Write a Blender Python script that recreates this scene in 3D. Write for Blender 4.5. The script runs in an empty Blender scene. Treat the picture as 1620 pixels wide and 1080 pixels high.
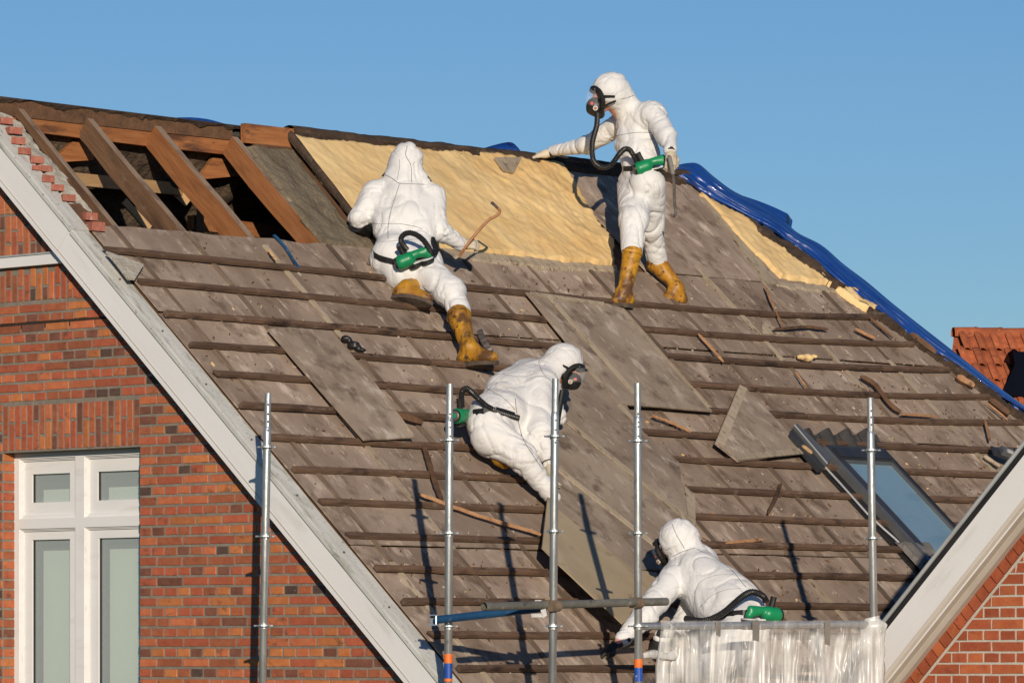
import bpy, math, random
import numpy as np
from mathutils import Matrix, Vector
from mathutils.bvhtree import BVHTree
S = bpy.context.scene
C = S.collection
# ---------------------------------------------------------------- camera, world, sun
F, CX, YH = 7500.0, 810.0, 1042.0          # focal length and eye level in photo pixels (1620 wide)
cd = bpy.data.cameras.new('camera'); cam = bpy.data.objects.new('camera', cd); C.objects.link(cam)
cd.sensor_width = 36; cd.lens = F / 1620 * 36; cd.shift_y = (YH - 540) / 1620
cd.clip_start = 1; cd.clip_end = 5000
cam.rotation_euler = (math.radians(90), 0, 0); S.camera = cam
SUN = Vector((.115, -1, .215)).normalized()
w = bpy.data.worlds.new('World'); S.world = w; w.use_nodes = True
nt = w.node_tree; nt.nodes.clear()
sk = nt.nodes.new('ShaderNodeTexSky'); sk.sky_type = 'NISHITA'; sk.sun_disc = False
sk.sun_elevation = math.asin(SUN.z); sk.sun_rotation = math.atan2(SUN.x, SUN.y)
sk.altitude = 0; sk.air_density = 1.0; sk.dust_density = 0.0; sk.ozone_density = 4.0
hs = nt.nodes.new('ShaderNodeMix'); hs.data_type = 'RGBA'; hs.blend_type = 'MULTIPLY'; hs.inputs[0].default_value = 1
hs.inputs[7].default_value = (.83, .955, 1.15, 1)
bg = nt.nodes.new('ShaderNodeBackground'); bg.inputs[1].default_value = .078
ow = nt.nodes.new('ShaderNodeOutputWorld')
nt.links.new(sk.outputs[0], hs.inputs[6]); nt.links.new(hs.outputs[2], bg.inputs[0]); nt.links.new(bg.outputs[0], ow.inputs[0])
ld = bpy.data.lights.new('sun', 'SUN'); ld.energy = 4.4; ld.angle = math.radians(.5); ld.color = (1, .87, .70)
sun = bpy.data.objects.new('sun', ld); C.objects.link(sun); sun.rotation_euler = SUN.to_track_quat('Z', 'Y').to_euler()
S.view_settings.view_transform = 'Standard'; S.view_settings.look = 'None'; S.view_settings.gamma = 1
S.view_settings.use_curve_mapping = False; S.view_settings.exposure = 0.0
GZ = -5.5
# ---------------------------------------------------------------- frames
def ray(x, y): return np.array([(x - CX) / F, 1.0, (YH - y) / F])
def PX(x, y, Y): return ray(x, y) * Y
d3 = np.array([.721, -.692, 0]); d3 /= np.linalg.norm(d3)
r3 = np.array([-d3[1], d3[0], 0]); z3 = np.array([0, 0, 1.0])
W0 = ray(250, 900) * 30.5
def onpl(x, y, n, P):
    v = ray(x, y); return v * (n @ P) / (n @ v)
def frame(o, x, y, z): return Matrix([[x[i], y[i], z[i], o[i]] for i in range(3)] + [[0, 0, 0, 1]])
_a, _b = onpl(0, 197, r3, W0), onpl(727, 1080, r3, W0)
PT = math.atan2(_a[2] - _b[2], (_b - _a) @ d3)
dn3 = d3 * math.cos(PT) - z3 * math.sin(PT); n3 = np.cross(dn3, r3)
O3 = onpl(414, 699, r3, W0)
MW = frame(W0, d3, r3, z3)                    # gable wall: a along, b into the wall, z up
MV = frame(W0, dn3, r3, n3)                   # left verge: s down the slope, b inwards, h out
MR = frame(O3, r3, -dn3, n3)                  # main roof: u along the ridge, v up the slope, h out
def uv(x, y, h=0.0):
    p = onpl(x, y, n3, O3 + n3 * h) - O3; return (float(p @ r3), float(-(p @ dn3)))
def rY(x, y): return onpl(x, y, n3, O3)[1]
def wz(x, y, b=0.0):
    p = onpl(x, y, r3, W0 + r3 * b) - W0; return (float(p @ d3), float(p[2]))
def sh(x, y, b):
    p = onpl(x, y, r3, W0 + r3 * b) - W0; return (float(p @ dn3), float(p @ n3))
G0 = ray(1480, 879) * 30.0                    # neighbour's gable wall
_a, _b = onpl(1394, 1006, r3, G0), onpl(1588, 760, r3, G0)
QT = math.atan2(_b[2] - _a[2], (_b - _a) @ d3)
qs3 = d3 * math.cos(QT) + z3 * math.sin(QT); qn3 = np.cross(qs3, r3)
MG = frame(G0, d3, r3, z3); MQ = frame(G0, qs3, r3, qn3)
def gz(x, y, b=0.0):
    p = onpl(x, y, r3, G0 + r3 * b) - G0; return (float(p @ d3), float(p[2]))
def gq(x, y, b=0.0):
    p = onpl(x, y, r3, G0 + r3 * b) - G0; return (float(p @ qs3), float(p @ qn3))
# ---------------------------------------------------------------- numpy noise
_rs = np.random.RandomState(3); _T = _rs.rand(64, 64, 64)
def vn(P):
    P = np.asarray(P, float); i = np.floor(P).astype(int); f = P - i; f = f * f * (3 - 2 * f); r = 0
    for dx in (0, 1):
        for dy in (0, 1):
            for dz in (0, 1):
                wgt = (f[..., 0] if dx else 1 - f[..., 0]) * (f[..., 1] if dy else 1 - f[..., 1]) * (f[..., 2] if dz else 1 - f[..., 2])
                r = r + wgt * _T[(i[..., 0] + dx) & 63, (i[..., 1] + dy) & 63, (i[..., 2] + dz) & 63]
    return r
def fbm(P, o=3): return sum(vn(np.asarray(P) * 2 ** k + 7.3 * k) * .5 ** k for k in range(o)) / (2 - .5 ** (o - 1))
# ---------------------------------------------------------------- materials
MATS = {}; ALB = .87
def mat(name, stops, scale=(4, 4, 4), rough=.75, bump=.3, bscale=None, metal=0, spots=None, detail=6, rnd=0.12,
        alpha=None, coat=0, dist=.01, spec=.4, contrast=(.3, .7), obj_rand=True, trans=0, crease=0):
    m = bpy.data.materials.new(name); m.use_nodes = True; t = m.node_tree; N = t.nodes; L = t.links
    b = N['Principled BSDF']; tc = N.new('ShaderNodeTexCoord'); oi = N.new('ShaderNodeObjectInfo')
    ad = N.new('ShaderNodeVectorMath'); ad.operation = 'ADD'; L.new(tc.outputs['Object'], ad.inputs[0])
    if obj_rand:
        ml = N.new('ShaderNodeMath'); ml.operation = 'MULTIPLY'; ml.inputs[1].default_value = 37
        L.new(oi.outputs['Random'], ml.inputs[0]); L.new(ml.outputs[0], ad.inputs[1])
    def noise(sc, det, seed):
        mp = N.new('ShaderNodeMapping'); mp.inputs['Scale'].default_value = sc; mp.inputs['Location'].default_value = (seed, seed * 2.3, seed * .7)
        L.new(ad.outputs[0], mp.inputs['Vector']); n = N.new('ShaderNodeTexNoise'); n.inputs['Scale'].default_value = 1
        n.inputs['Detail'].default_value = det; n.inputs['Roughness'].default_value = .6; L.new(mp.outputs[0], n.inputs['Vector']); return n
    n1 = noise(scale, detail, 1.7); cr = N.new('ShaderNodeValToRGB'); L.new(n1.outputs[0], cr.inputs[0]); e = cr.color_ramp
    lo, hi = contrast
    for k, c in enumerate(stops):
        p = lo + (hi - lo) * k / max(1, len(stops) - 1)
        el = e.elements[k] if k < 2 else e.elements.new(p)
        el.position = p; el.color = (*[x * ALB for x in c], 1)
    col = cr.outputs[0]
    for q, (sc, c, t0, t1) in enumerate(spots or []):
        n2 = noise(sc, 5, 5.1 + 3 * q); mr = N.new('ShaderNodeMapRange'); L.new(n2.outputs[0], mr.inputs[0])
        mr.inputs[1].default_value = t0; mr.inputs[2].default_value = t1
        mx = N.new('ShaderNodeMix'); mx.data_type = 'RGBA'; L.new(mr.outputs[0], mx.inputs[0]); L.new(col, mx.inputs[6])
        mx.inputs[7].default_value = (*[x * ALB for x in c], 1); col = mx.outputs[2]
    if rnd:
        mr = N.new('ShaderNodeMapRange'); L.new(oi.outputs['Random'], mr.inputs[0]); mr.inputs[3].default_value = 1 - rnd; mr.inputs[4].default_value = 1 + rnd
        vm = N.new('ShaderNodeVectorMath'); vm.operation = 'SCALE'; L.new(col, vm.inputs[0]); L.new(mr.outputs[0], vm.inputs[3]); col = vm.outputs[0]
    L.new(col, b.inputs['Base Color']); b.inputs['Roughness'].default_value = rough; b.inputs['Metallic'].default_value = metal
    b.inputs['Coat Weight'].default_value = coat; b.inputs['Specular IOR Level'].default_value = spec
    if trans: b.inputs['Transmission Weight'].default_value = trans
    if crease:
        nc = noise((4.5, 4.5, 3.5), 3, 21); nc.inputs['Distortion'].default_value = 1.2
        s1 = N.new('ShaderNodeMath'); s1.operation = 'SUBTRACT'; s1.inputs[1].default_value = .5; L.new(nc.outputs[0], s1.inputs[0])
        s2 = N.new('ShaderNodeMath'); s2.operation = 'ABSOLUTE'; L.new(s1.outputs[0], s2.inputs[0])
        s3 = N.new('ShaderNodeMapRange'); L.new(s2.outputs[0], s3.inputs[0]); s3.inputs[2].default_value = .07
        nd = noise((11, 11, 8), 3, 33); nd.inputs['Distortion'].default_value = 1
        s4 = N.new('ShaderNodeMath'); s4.operation = 'SUBTRACT'; s4.inputs[1].default_value = .5; L.new(nd.outputs[0], s4.inputs[0])
        s5 = N.new('ShaderNodeMath'); s5.operation = 'ABSOLUTE'; L.new(s4.outputs[0], s5.inputs[0])
        s6 = N.new('ShaderNodeMapRange'); L.new(s5.outputs[0], s6.inputs[0]); s6.inputs[2].default_value = .09; s6.inputs[4].default_value = .3
        s7 = N.new('ShaderNodeMath'); s7.operation = 'ADD'; L.new(s3.outputs[0], s7.inputs[0]); L.new(s6.outputs[0], s7.inputs[1])
        bp = N.new('ShaderNodeBump'); bp.inputs['Strength'].default_value = .19; bp.inputs['Distance'].default_value = crease
        L.new(s7.outputs[0], bp.inputs['Height']); L.new(bp.outputs[0], b.inputs['Normal'])
    elif bump:
        n3_ = noise(bscale or tuple(s * 3 for s in scale), 6, 9.9); bp = N.new('ShaderNodeBump'); bp.inputs['Strength'].default_value = bump
        bp.inputs['Distance'].default_value = dist; L.new(n3_.outputs[0], bp.inputs['Height']); L.new(bp.outputs[0], b.inputs['Normal'])
    if alpha is not None: b.inputs['Alpha'].default_value = alpha
    MATS[name] = m; return m
def panel_mat(name, a, b_, sp, sp2):
    return mat(name, [a, b_], (3.2, 1.9, 2), rough=.85, bump=.3, bscale=(30, 26, 40), rnd=.13, dist=.006, contrast=(.38, .62), detail=9,
               spots=[((7, 3.2, 3), sp, .56, .70), ((6, 4.5, 5), sp2, .54, .68), ((17, 5, 9), sp, .61, .70), ((2.2, 1.6, 2), sp2, .60, .75), ((55, 30, 60), tuple(x * .5 for x in a), .64, .74)])
panel_mat('fibre_panel', (.27, .198, .150), (.39, .30, .234), (.56, .45, .36), (.17, .118, .084))
panel_mat('fibre_panel_dark', (.225, .163, .120), (.33, .247, .188), (.50, .39, .31), (.15, .103, .072))
panel_mat('loose_board', (.24, .18, .132), (.36, .285, .215), (.50, .42, .345), (.145, .106, .077))
mat('pale_board', [(.40, .31, .19), (.48, .38, .25)], (3, 2, 3), rough=.8, bump=.15, spots=[((8, 8, 8), (.30, .22, .14), .6, .75)])
mat('pale_lath', [(.33, .26, .18), (.46, .38, .28)], (14, 5, 9), rough=.85, bump=.4, spots=[((30, 10, 30), (.13, .09, .06), .55, .7)])
mat('batten', [(.085, .048, .030), (.17, .100, .060)], (5, 30, 30), rough=.85, bump=.6, bscale=(8, 90, 90), rnd=.25, spots=[((9, 20, 20), (.23, .165, .12), .58, .74), ((4, 8, 8), (.028, .016, .010), .56, .72)])
mat('seam_lath', [(.105, .070, .048), (.22, .160, .115)], (30, 5, 30), rough=.9, bump=.5, rnd=.3)
mat('old_timber', [(.085, .045, .024), (.17, .085, .042)], (18, 3, 18), rough=.8, bump=.5, rnd=.15, spots=[((5, 2, 5), (.045, .026, .017), .54, .7)])
mat('rafter_timber', [(.23, .085, .028), (.36, .150, .055)], (30, 2.2, 30), rough=.75, bump=.4, rnd=.12, spots=[((6, 1.5, 6), (.12, .050, .022), .52, .72), ((9, 5, 9), (.30, .19, .11), .62, .8)])
mat('rafter_worn', [(.115, .062, .034), (.21, .115, .062)], (30, 2.2, 30), rough=.8, bump=.4, rnd=.12, spots=[((6, 1.5, 6), (.07, .036, .022), .52, .72), ((9, 5, 9), (.26, .19, .13), .6, .8)])
mat('rafter_edge', [(.20, .13, .085), (.34, .25, .18)], (40, 4, 40), rough=.85, bump=.4, spots=[((10, 5, 10), (.12, .075, .05), .5, .7)])
mat('beam_wood', [(.26, .090, .028), (.42, .175, .062)], (2.5, 30, 30), rough=.75, bump=.5, spots=[((2, 4, 9), (.10, .040, .020), .52, .66), ((7, 18, 18), (.06, .03, .02), .62, .75)])
mat('new_wood', [(.42, .25, .115), (.56, .36, .18)], (3, 20, 20), rough=.75, bump=.3, spots=[((6, 9, 9), (.20, .12, .07), .58, .75)])
mat('splinter', [(.29, .145, .068), (.42, .235, .12)], (20, 20, 20), rough=.8, bump=.3, rnd=.3, spots=[((12, 12, 12), (.14, .075, .04), .55, .7)])
mat('ridge_felt', [(.030, .019, .013), (.095, .060, .038)], (7, 12, 12), rough=.95, bump=.9, bscale=(25, 40, 40), dist=.02, spots=[((4, 9, 9), (.18, .14, .11), .6, .75)])
mat('inner_felt', [(.035, .022, .015), (.17, .115, .075)], (6, 6, 6), rough=.95, bump=1, bscale=(20, 20, 20), dist=.04, spots=[((9, 9, 9), (.26, .19, .12), .62, .74)])
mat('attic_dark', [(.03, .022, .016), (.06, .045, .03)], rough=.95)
mat('foam', [(.70, .46, .195), (.84, .61, .30)], (2.6, 1.6, 3), rough=.9, bump=.3, bscale=(24, 18, 24), dist=.01, rnd=0, contrast=(.38, .62),
    spots=[((4, 9, 9), (.80, .56, .20), .60, .75), ((3, 1.5, 3), (.60, .42, .20), .58, .74), ((22, 30, 22), (.40, .21, .05), .68, .76)])
mat('mineral_mat', [(.135, .108, .070), (.235, .19, .130)], (7, 3, 7), rough=.95, bump=.9, bscale=(40, 22, 40), dist=.02, rnd=0, spots=[((9, 3, 9), (.095, .070, .045), .54, .7), ((16, 8, 16), (.32, .27, .19), .64, .76)])
mat('mortar_dark', [(.20, .165, .13), (.30, .255, .205)], (9, 9, 9), rough=.95, bump=.6, bscale=(60, 60, 60), rnd=0)
mat('mortar_rough', [(.40, .36, .29), (.58, .54, .46)], (9, 9, 9), rough=.95, bump=.9, bscale=(30, 30, 30), dist=.02, rnd=0, spots=[((14, 14, 14), (.18, .15, .12), .60, .72)])
mat('mortar_white', [(.50, .46, .38), (.62, .58, .50)], (20, 20, 20), rough=.9, bump=.4, rnd=0)
def brick_mat(n, a, b_, sp=(.10, .05, .035)):
    return mat(n, [a, b_], (14, 14, 22), rough=.85, bump=.5, bscale=(60, 60, 60), dist=.004, rnd=.16, spots=[((11, 11, 18), sp, .58, .76), ((20, 20, 30), (.45, .30, .22), .68, .8)])
BR = [brick_mat('brick_orange', (.44, .115, .045), (.57, .175, .075)), brick_mat('brick_red', (.37, .085, .040), (.48, .125, .06)),
      brick_mat('brick_rust', (.30, .080, .035), (.40, .13, .06)), brick_mat('brick_light', (.46, .14, .04), (.56, .20, .07)),
      brick_mat('brick_brown', (.15, .058, .036), (.24, .090, .055)), brick_mat('brick_dark', (.072, .045, .036), (.125, .070, .050))]
BRW = [28, 27, 22, 13, 8, 2]
BN = [brick_mat('brick_neighbour', (.34, .072, .030), (.44, .115, .045), (.20, .05, .03)), brick_mat('brick_neighbour_light', (.42, .10, .035), (.52, .15, .055), (.25, .06, .03))]
mat('brick_pale', [(.38, .11, .075), (.50, .20, .14)], (20, 20, 20), rough=.9, bump=.6, spots=[((15, 15, 15), (.5, .42, .34), .62, .72)])
mat('white_paint', [(.80, .785, .77), (.85, .84, .825)], (1.5, 1.5, 6), rough=.45, bump=.05, rnd=0, spots=[((1.5, 30, 9), (.66, .64, .60), .60, .8)])
mat('cap_paint', [(.50, .50, .46), (.66, .655, .62)], (2.5, 14, 14), rough=.7, bump=.3, bscale=(30, 30, 30), rnd=0, spots=[((4, 14, 14), (.28, .29, .23), .56, .72), ((30, 40, 40), (.09, .085, .07), .62, .72)])
mat('soffit_beige', [(.46, .40, .34), (.52, .46, .40)], rough=.6, bump=.1)
mat('gutter_black', [(.012, .012, .013), (.028, .027, .026)], (3, 20, 20), rough=.5, bump=.1)
mat('zinc_edge', [(.42, .44, .44), (.58, .60, .60)], (4, 20, 20), rough=.45, bump=.1, metal=.3)
mat('galvanised', [(.40, .42, .43), (.62, .64, .64)], (22, 22, 5), rough=.38, bump=.15, metal=.75, rnd=.06, spots=[((30, 30, 12), (.28, .27, .26), .60, .75), ((70, 70, 70), (.8, .8, .78), .68, .75)])
mat('tube_dark', [(.12, .12, .105), (.21, .205, .18)], (9, 9, 9), rough=.6, bump=.3, metal=.2, spots=[((14, 14, 14), (.33, .31, .27), .6, .75), ((9, 9, 9), (.06, .05, .04), .58, .7)])
mat('tube_blue', [(.012, .055, .135), (.02, .085, .19)], (9, 9, 9), rough=.4, bump=.15, spots=[((14, 14, 14), (.11, .15, .18), .6, .72)])
mat('band_orange', [(.75, .13, .012), (.85, .20, .03)], (20, 20, 20), rough=.5, bump=.1)
mat('band_blue', [(.012, .06, .32), (.02, .09, .42)], (20, 20, 20), rough=.4, bump=.1, spots=[((25, 25, 25), (.3, .34, .38), .62, .7)])
mat('coupler_rust', [(.17, .12, .08), (.30, .22, .15)], (30, 30, 30), rough=.7, bump=.4, metal=.3)
mat('tarp_blue', [(.006, .040, .215), (.012, .075, .34)], (3, 3, 3), rough=.33, bump=.25, bscale=(14, 14, 14), dist=.012, coat=.12, spec=.6, rnd=0)
mat('suit', [(.70, .695, .69), (.77, .765, .76)], (4, 4, 4), rough=.62, bump=.35, crease=.012, rnd=0, spots=[((5, 5, 5), (.54, .51, .47), .66, .82)])
mat('suit_dirty', [(.68, .665, .65), (.76, .75, .74)], (5, 5, 5), rough=.62, bump=.35, crease=.012, rnd=0, spots=[((7, 7, 4), (.50, .43, .34), .60, .8), ((45, 45, 45), (.25, .18, .12), .70, .76)])
mat('seam', [(.16, .16, .16), (.26, .26, .26)], rough=.9, bump=0)
mat('rubber_boot', [(.46, .215, .010), (.62, .31, .022)], (5, 5, 3), rough=.48, bump=.4, bscale=(14, 14, 14), spots=[((4, 4, 3), (.32, .135, .018), .46, .62), ((9, 9, 6), (.12, .055, .018), .48, .62), ((22, 22, 22), (.06, .032, .015), .58, .66)])
mat('boot_sole', [(.045, .032, .024), (.13, .095, .07)], (20, 20, 20), rough=.9, bump=.8)
mat('black_rubber', [(.010, .010, .010), (.022, .021, .020)], (10, 10, 10), rough=.42, bump=.1)
mat('green_plastic', [(.006, .20, .075), (.010, .26, .10)], (6, 6, 6), rough=.38, bump=.05, spots=[((20, 20, 20), (.02, .14, .07), .6, .75)])
mat('filter_rim', [(.55, .55, .54), (.65, .65, .64)], rough=.5, bump=0)
mat('skin', [(.50, .22, .15), (.62, .31, .22)], (12, 12, 12), rough=.5, bump=.1)
mat('glove_pale', [(.52, .44, .32), (.66, .58, .46)], (20, 20, 20), rough=.9, bump=.7, bscale=(90, 90, 90), dist=.004, spots=[((20, 20, 20), (.30, .24, .17), .6, .75)])
mat('glove_black', [(.012, .012, .013), (.03, .03, .03)], (20, 20, 20), rough=.7, bump=.4)
mat('visor', [(.9, .93, .95), (.95, .97, 1)], rough=.03, bump=0, alpha=.10, spec=.6)
mat('red_mark', [(.75, .03, .02), (.8, .05, .03)], rough=.4, bump=0)
mat('steel_tool', [(.10, .085, .075), (.22, .19, .17)], (20, 20, 20), rough=.5, bump=.2, metal=.5)
mat('tool_orange', [(.34, .135, .045), (.46, .22, .09)], (20, 20, 20), rough=.5, bump=.2)
mat('skylight_frame', [(.045, .048, .055), (.075, .080, .088)], (5, 2, 5), rough=.42, bump=.05, metal=.4)
mat('skylight_flash', [(.14, .145, .15), (.22, .225, .23)], (5, 3, 5), rough=.45, bump=.15, metal=.5)
mat('skylight_glass', [(.17, .29, .38), (.22, .35, .44)], (2, .8, 2), rough=.10, bump=0, spec=.8, coat=.6, spots=[((1.5, 6, 2), (.14, .25, .32), .5, .75)])  # blue of the reflected sky is put into the base colour
mat('slate_tile', [(.020, .018, .018), (.05, .046, .044)], (10, 10, 10), rough=.7, bump=.4)
mat('bright_edge', [(.62, .62, .60), (.72, .72, .70)], rough=.4, bump=0, metal=.4)
mat('lead', [(.15, .135, .12), (.25, .23, .205)], (5, 5, 5), rough=.6, bump=.5, dist=.02)
mat('window_blind', [(.54, .64, .52), (.62, .71, .58)], (.8, 3, .5), rough=.9, bump=0, rnd=0)
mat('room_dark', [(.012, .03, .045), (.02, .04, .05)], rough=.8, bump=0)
mat('tile_red', [(.26, .062, .024), (.42, .115, .042)], (9, 9, 9), rough=.85, bump=.4, rnd=.22, spots=[((9, 9, 9), (.13, .045, .028), .56, .72), ((20, 20, 20), (.42, .36, .26), .66, .76)])
mat('navy_panel', [(.003, .004, .010), (.004, .006, .013)], rough=.95, bump=0, spec=.05)
mat('ground_mat', [(.05, .075, .03), (.09, .11, .05)], (.3, .3, .3), rough=.95, bump=.3)
mat('tile_grey', [(.05, .045, .042), (.10, .09, .08)], (9, 9, 9), rough=.8, bump=.4)
# plastic sheeting: streaky, half see-through
def sheet_mat():
    m = bpy.data.materials.new('plastic_sheet'); m.use_nodes = True; N = m.node_tree.nodes; L = m.node_tree.links
    b = N['Principled BSDF']; b.inputs['Base Color'].default_value = (.68, .67, .65, 1); b.inputs['Roughness'].default_value = .30; b.inputs['Specular IOR Level'].default_value = .7
    tc = N.new('ShaderNodeTexCoord'); mp = N.new('ShaderNodeMapping'); mp.inputs['Scale'].default_value = (8, 3, .9); L.new(tc.outputs['Object'], mp.inputs[0])
    n = N.new('ShaderNodeTexNoise'); n.inputs['Scale'].default_value = 1; n.inputs['Detail'].default_value = 6; n.inputs['Roughness'].default_value = .55; L.new(mp.outputs[0], n.inputs['Vector'])
    mr = N.new('ShaderNodeMapRange'); mr.inputs[1].default_value = .42; mr.inputs[2].default_value = .56; mr.inputs[3].default_value = .34; mr.inputs[4].default_value = .74
    L.new(n.outputs[0], mr.inputs[0])
    m2 = N.new('ShaderNodeMapping'); m2.inputs['Scale'].default_value = (4, 4, 3); m2.inputs['Rotation'].default_value = (0, .6, 0); L.new(tc.outputs['Object'], m2.inputs[0])
    n2 = N.new('ShaderNodeTexNoise'); n2.inputs['Scale'].default_value = 1.6; n2.inputs['Detail'].default_value = 5; L.new(m2.outputs[0], n2.inputs['Vector'])
    sx = N.new('ShaderNodeSeparateXYZ'); L.new(tc.outputs['Object'], sx.inputs[0])
    # film lies clear over the rail, cloudier lower down: ragged boundary
    ad = N.new('ShaderNodeMath'); ad.operation = 'MULTIPLY_ADD'; L.new(n.outputs[0], ad.inputs[0]); ad.inputs[1].default_value = .22; L.new(sx.outputs[2], ad.inputs[2])
    tp = N.new('ShaderNodeMapRange'); L.new(ad.outputs[0], tp.inputs[0]); tp.inputs[1].default_value = .245; tp.inputs[2].default_value = .20; tp.inputs[3].default_value = .28; tp.inputs[4].default_value = 1
    q2 = N.new('ShaderNodeMapRange'); L.new(n2.outputs[0], q2.inputs[0]); q2.inputs[1].default_value = .35; q2.inputs[2].default_value = .65; q2.inputs[3].default_value = .75; q2.inputs[4].default_value = 1.25
    mu = N.new('ShaderNodeMath'); mu.operation = 'MULTIPLY'; L.new(mr.outputs[0], mu.inputs[0]); L.new(tp.outputs[0], mu.inputs[1])
    mv = N.new('ShaderNodeMath'); mv.operation = 'MULTIPLY'; mv.use_clamp = True; L.new(mu.outputs[0], mv.inputs[0]); L.new(q2.outputs[0], mv.inputs[1]); L.new(mv.outputs[0], b.inputs['Alpha'])
    bp = N.new('ShaderNodeBump'); bp.inputs['Strength'].default_value = .35; bp.inputs['Distance'].default_value = .02; L.new(n.outputs[0], bp.inputs['Height']); L.new(bp.outputs[0], b.inputs['Normal'])
    MATS['plastic_sheet'] = m
sheet_mat()
# ---------------------------------------------------------------- object helpers
WM = {}
I4 = Matrix.Identity(4)
def put(o, M=None, parent=None):
    M = M or I4
    C.objects.link(o); WM[o.name] = M.copy()
    if parent is not None: o.parent = parent; o.matrix_basis = WM[parent.name].inverted() @ M
    else: o.matrix_basis = M
    return o
def root(name, label, cat, loc, group=None):
    o = bpy.data.objects.new(name, None); o.empty_display_size = .2; put(o, Matrix.Translation(Vector(loc)))
    return tag(o, label, cat, group)
def tag(o, label, cat, group=None):
    o['label'] = label; o['category'] = cat
    if group: o['group'] = group
    return o
class MB:
    def __init__(s): s.v = []; s.f = []; s.m = []; s.mats = []
    def mi(s, name):
        if name not in s.mats: s.mats.append(name)
        return s.mats.index(name)
    def add(s, vs, fs, m='white_paint'):
        b = len(s.v); s.v += [tuple(map(float, v)) for v in vs]; k = s.mi(m)
        for f in fs: s.f.append([b + i for i in f]); s.m.append(k)
    def box(s, x0, x1, y0, y1, z0, z1, m='white_paint', c=0.0):
        if c:
            P = [(x, y) for x, y in ((x0 + c, y0), (x1 - c, y0), (x1, y0 + c), (x1, y1), (x0, y1), (x0, y0 + c))]
            s.prism(P, z0, z1, m); return
        s.add([(x, y, z) for z in (z0, z1) for x, y in ((x0, y0), (x1, y0), (x1, y1), (x0, y1))],
              [(0, 3, 2, 1), (4, 5, 6, 7), (0, 1, 5, 4), (1, 2, 6, 5), (2, 3, 7, 6), (3, 0, 4, 7)], m)
    def prism(s, P, z0, z1, m='white_paint'):
        """P polygon in xy, extruded in z (z0/z1 numbers or lists per corner)"""
        n = len(P); a = z0 if isinstance(z0, (list, tuple)) else [z0] * n; b = z1 if isinstance(z1, (list, tuple)) else [z1] * n
        area = sum(P[i][0] * P[(i + 1) % n][1] - P[(i + 1) % n][0] * P[i][1] for i in range(n))
        if area < 0: P = P[::-1]; a = list(a)[::-1]; b = list(b)[::-1]
        s.add([(p[0], p[1], h) for p, h in zip(P, a)] + [(p[0], p[1], h) for p, h in zip(P, b)],
              [list(range(n))[::-1], list(range(n, 2 * n))] + [(i, (i + 1) % n, n + (i + 1) % n, n + i) for i in range(n)], m)
    def tube(s, pts, r, m='black_rubber', n=10, caps=True, ribs=0):
        pts = [np.array(p, float) for p in pts]
        if not isinstance(r, (list, tuple, np.ndarray)): r = [r] * len(pts)
        rings = []; up = None
        for i, p in enumerate(pts):
            t = pts[min(i + 1, len(pts) - 1)] - pts[max(i - 1, 0)]; t = t / (np.linalg.norm(t) + 1e-9)
            if up is None: up = np.array([0, 0, 1.0]) if abs(t[2]) < .9 else np.array([1.0, 0, 0])
            x = np.cross(up, t); x /= np.linalg.norm(x); y = np.cross(t, x); up = y
            rr = r[i] * (1 + (ribs if i % 2 else -ribs))
            rings.append([p + rr * (math.cos(2 * math.pi * k / n) * x + math.sin(2 * math.pi * k / n) * y) for k in range(n)])
        vs = [v for R in rings for v in R]
        fs = [(i * n + k, i * n + (k + 1) % n, (i + 1) * n + (k + 1) % n, (i + 1) * n + k) for i in range(len(pts) - 1) for k in range(n)]
        if caps: fs += [list(range(n))[::-1], [(len(pts) - 1) * n + k for k in range(n)]]
        s.add(vs, fs, m)
    def build(s, name, M=None, parent=None, smooth=False):
        me = bpy.data.meshes.new(name); me.from_pydata(s.v, [], s.f)
        for m in s.mats: me.materials.append(MATS[m])
        if len(s.mats) > 1: me.polygons.foreach_set('material_index', s.m)
        if smooth: me.polygons.foreach_set('use_smooth', [True] * len(me.polygons))
        me.update(); return put(bpy.data.objects.new(name, me), M, parent)
def spline(P, n=40):
    P = [np.array(p, float) for p in P]; P = [2 * P[0] - P[1]] + P + [2 * P[-1] - P[-2]]; out = []
    seg = len(P) - 3; per = max(2, n // seg)
    for i in range(1, len(P) - 2):
        for k in range(per):
            t = k / per; a, b, c, e = P[i - 1], P[i], P[i + 1], P[i + 2]
            out.append(.5 * ((2 * b) + (-a + c) * t + (2 * a - 5 * b + 4 * c - e) * t * t + (-a + 3 * b - 3 * c + e) * t ** 3))
    out.append(P[-2]); return out
def inpoly(P, x, y):
    x = np.asarray(x); y = np.asarray(y); r = np.zeros(x.shape, bool); n = len(P)
    for i in range(n):
        (x0, y0), (x1, y1) = P[i], P[(i + 1) % n]
        if y0 == y1: continue
        c = ((y0 > y) != (y1 > y)) & (x < (x1 - x0) * (y - y0) / (y1 - y0) + x0); r ^= c
    return r
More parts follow.
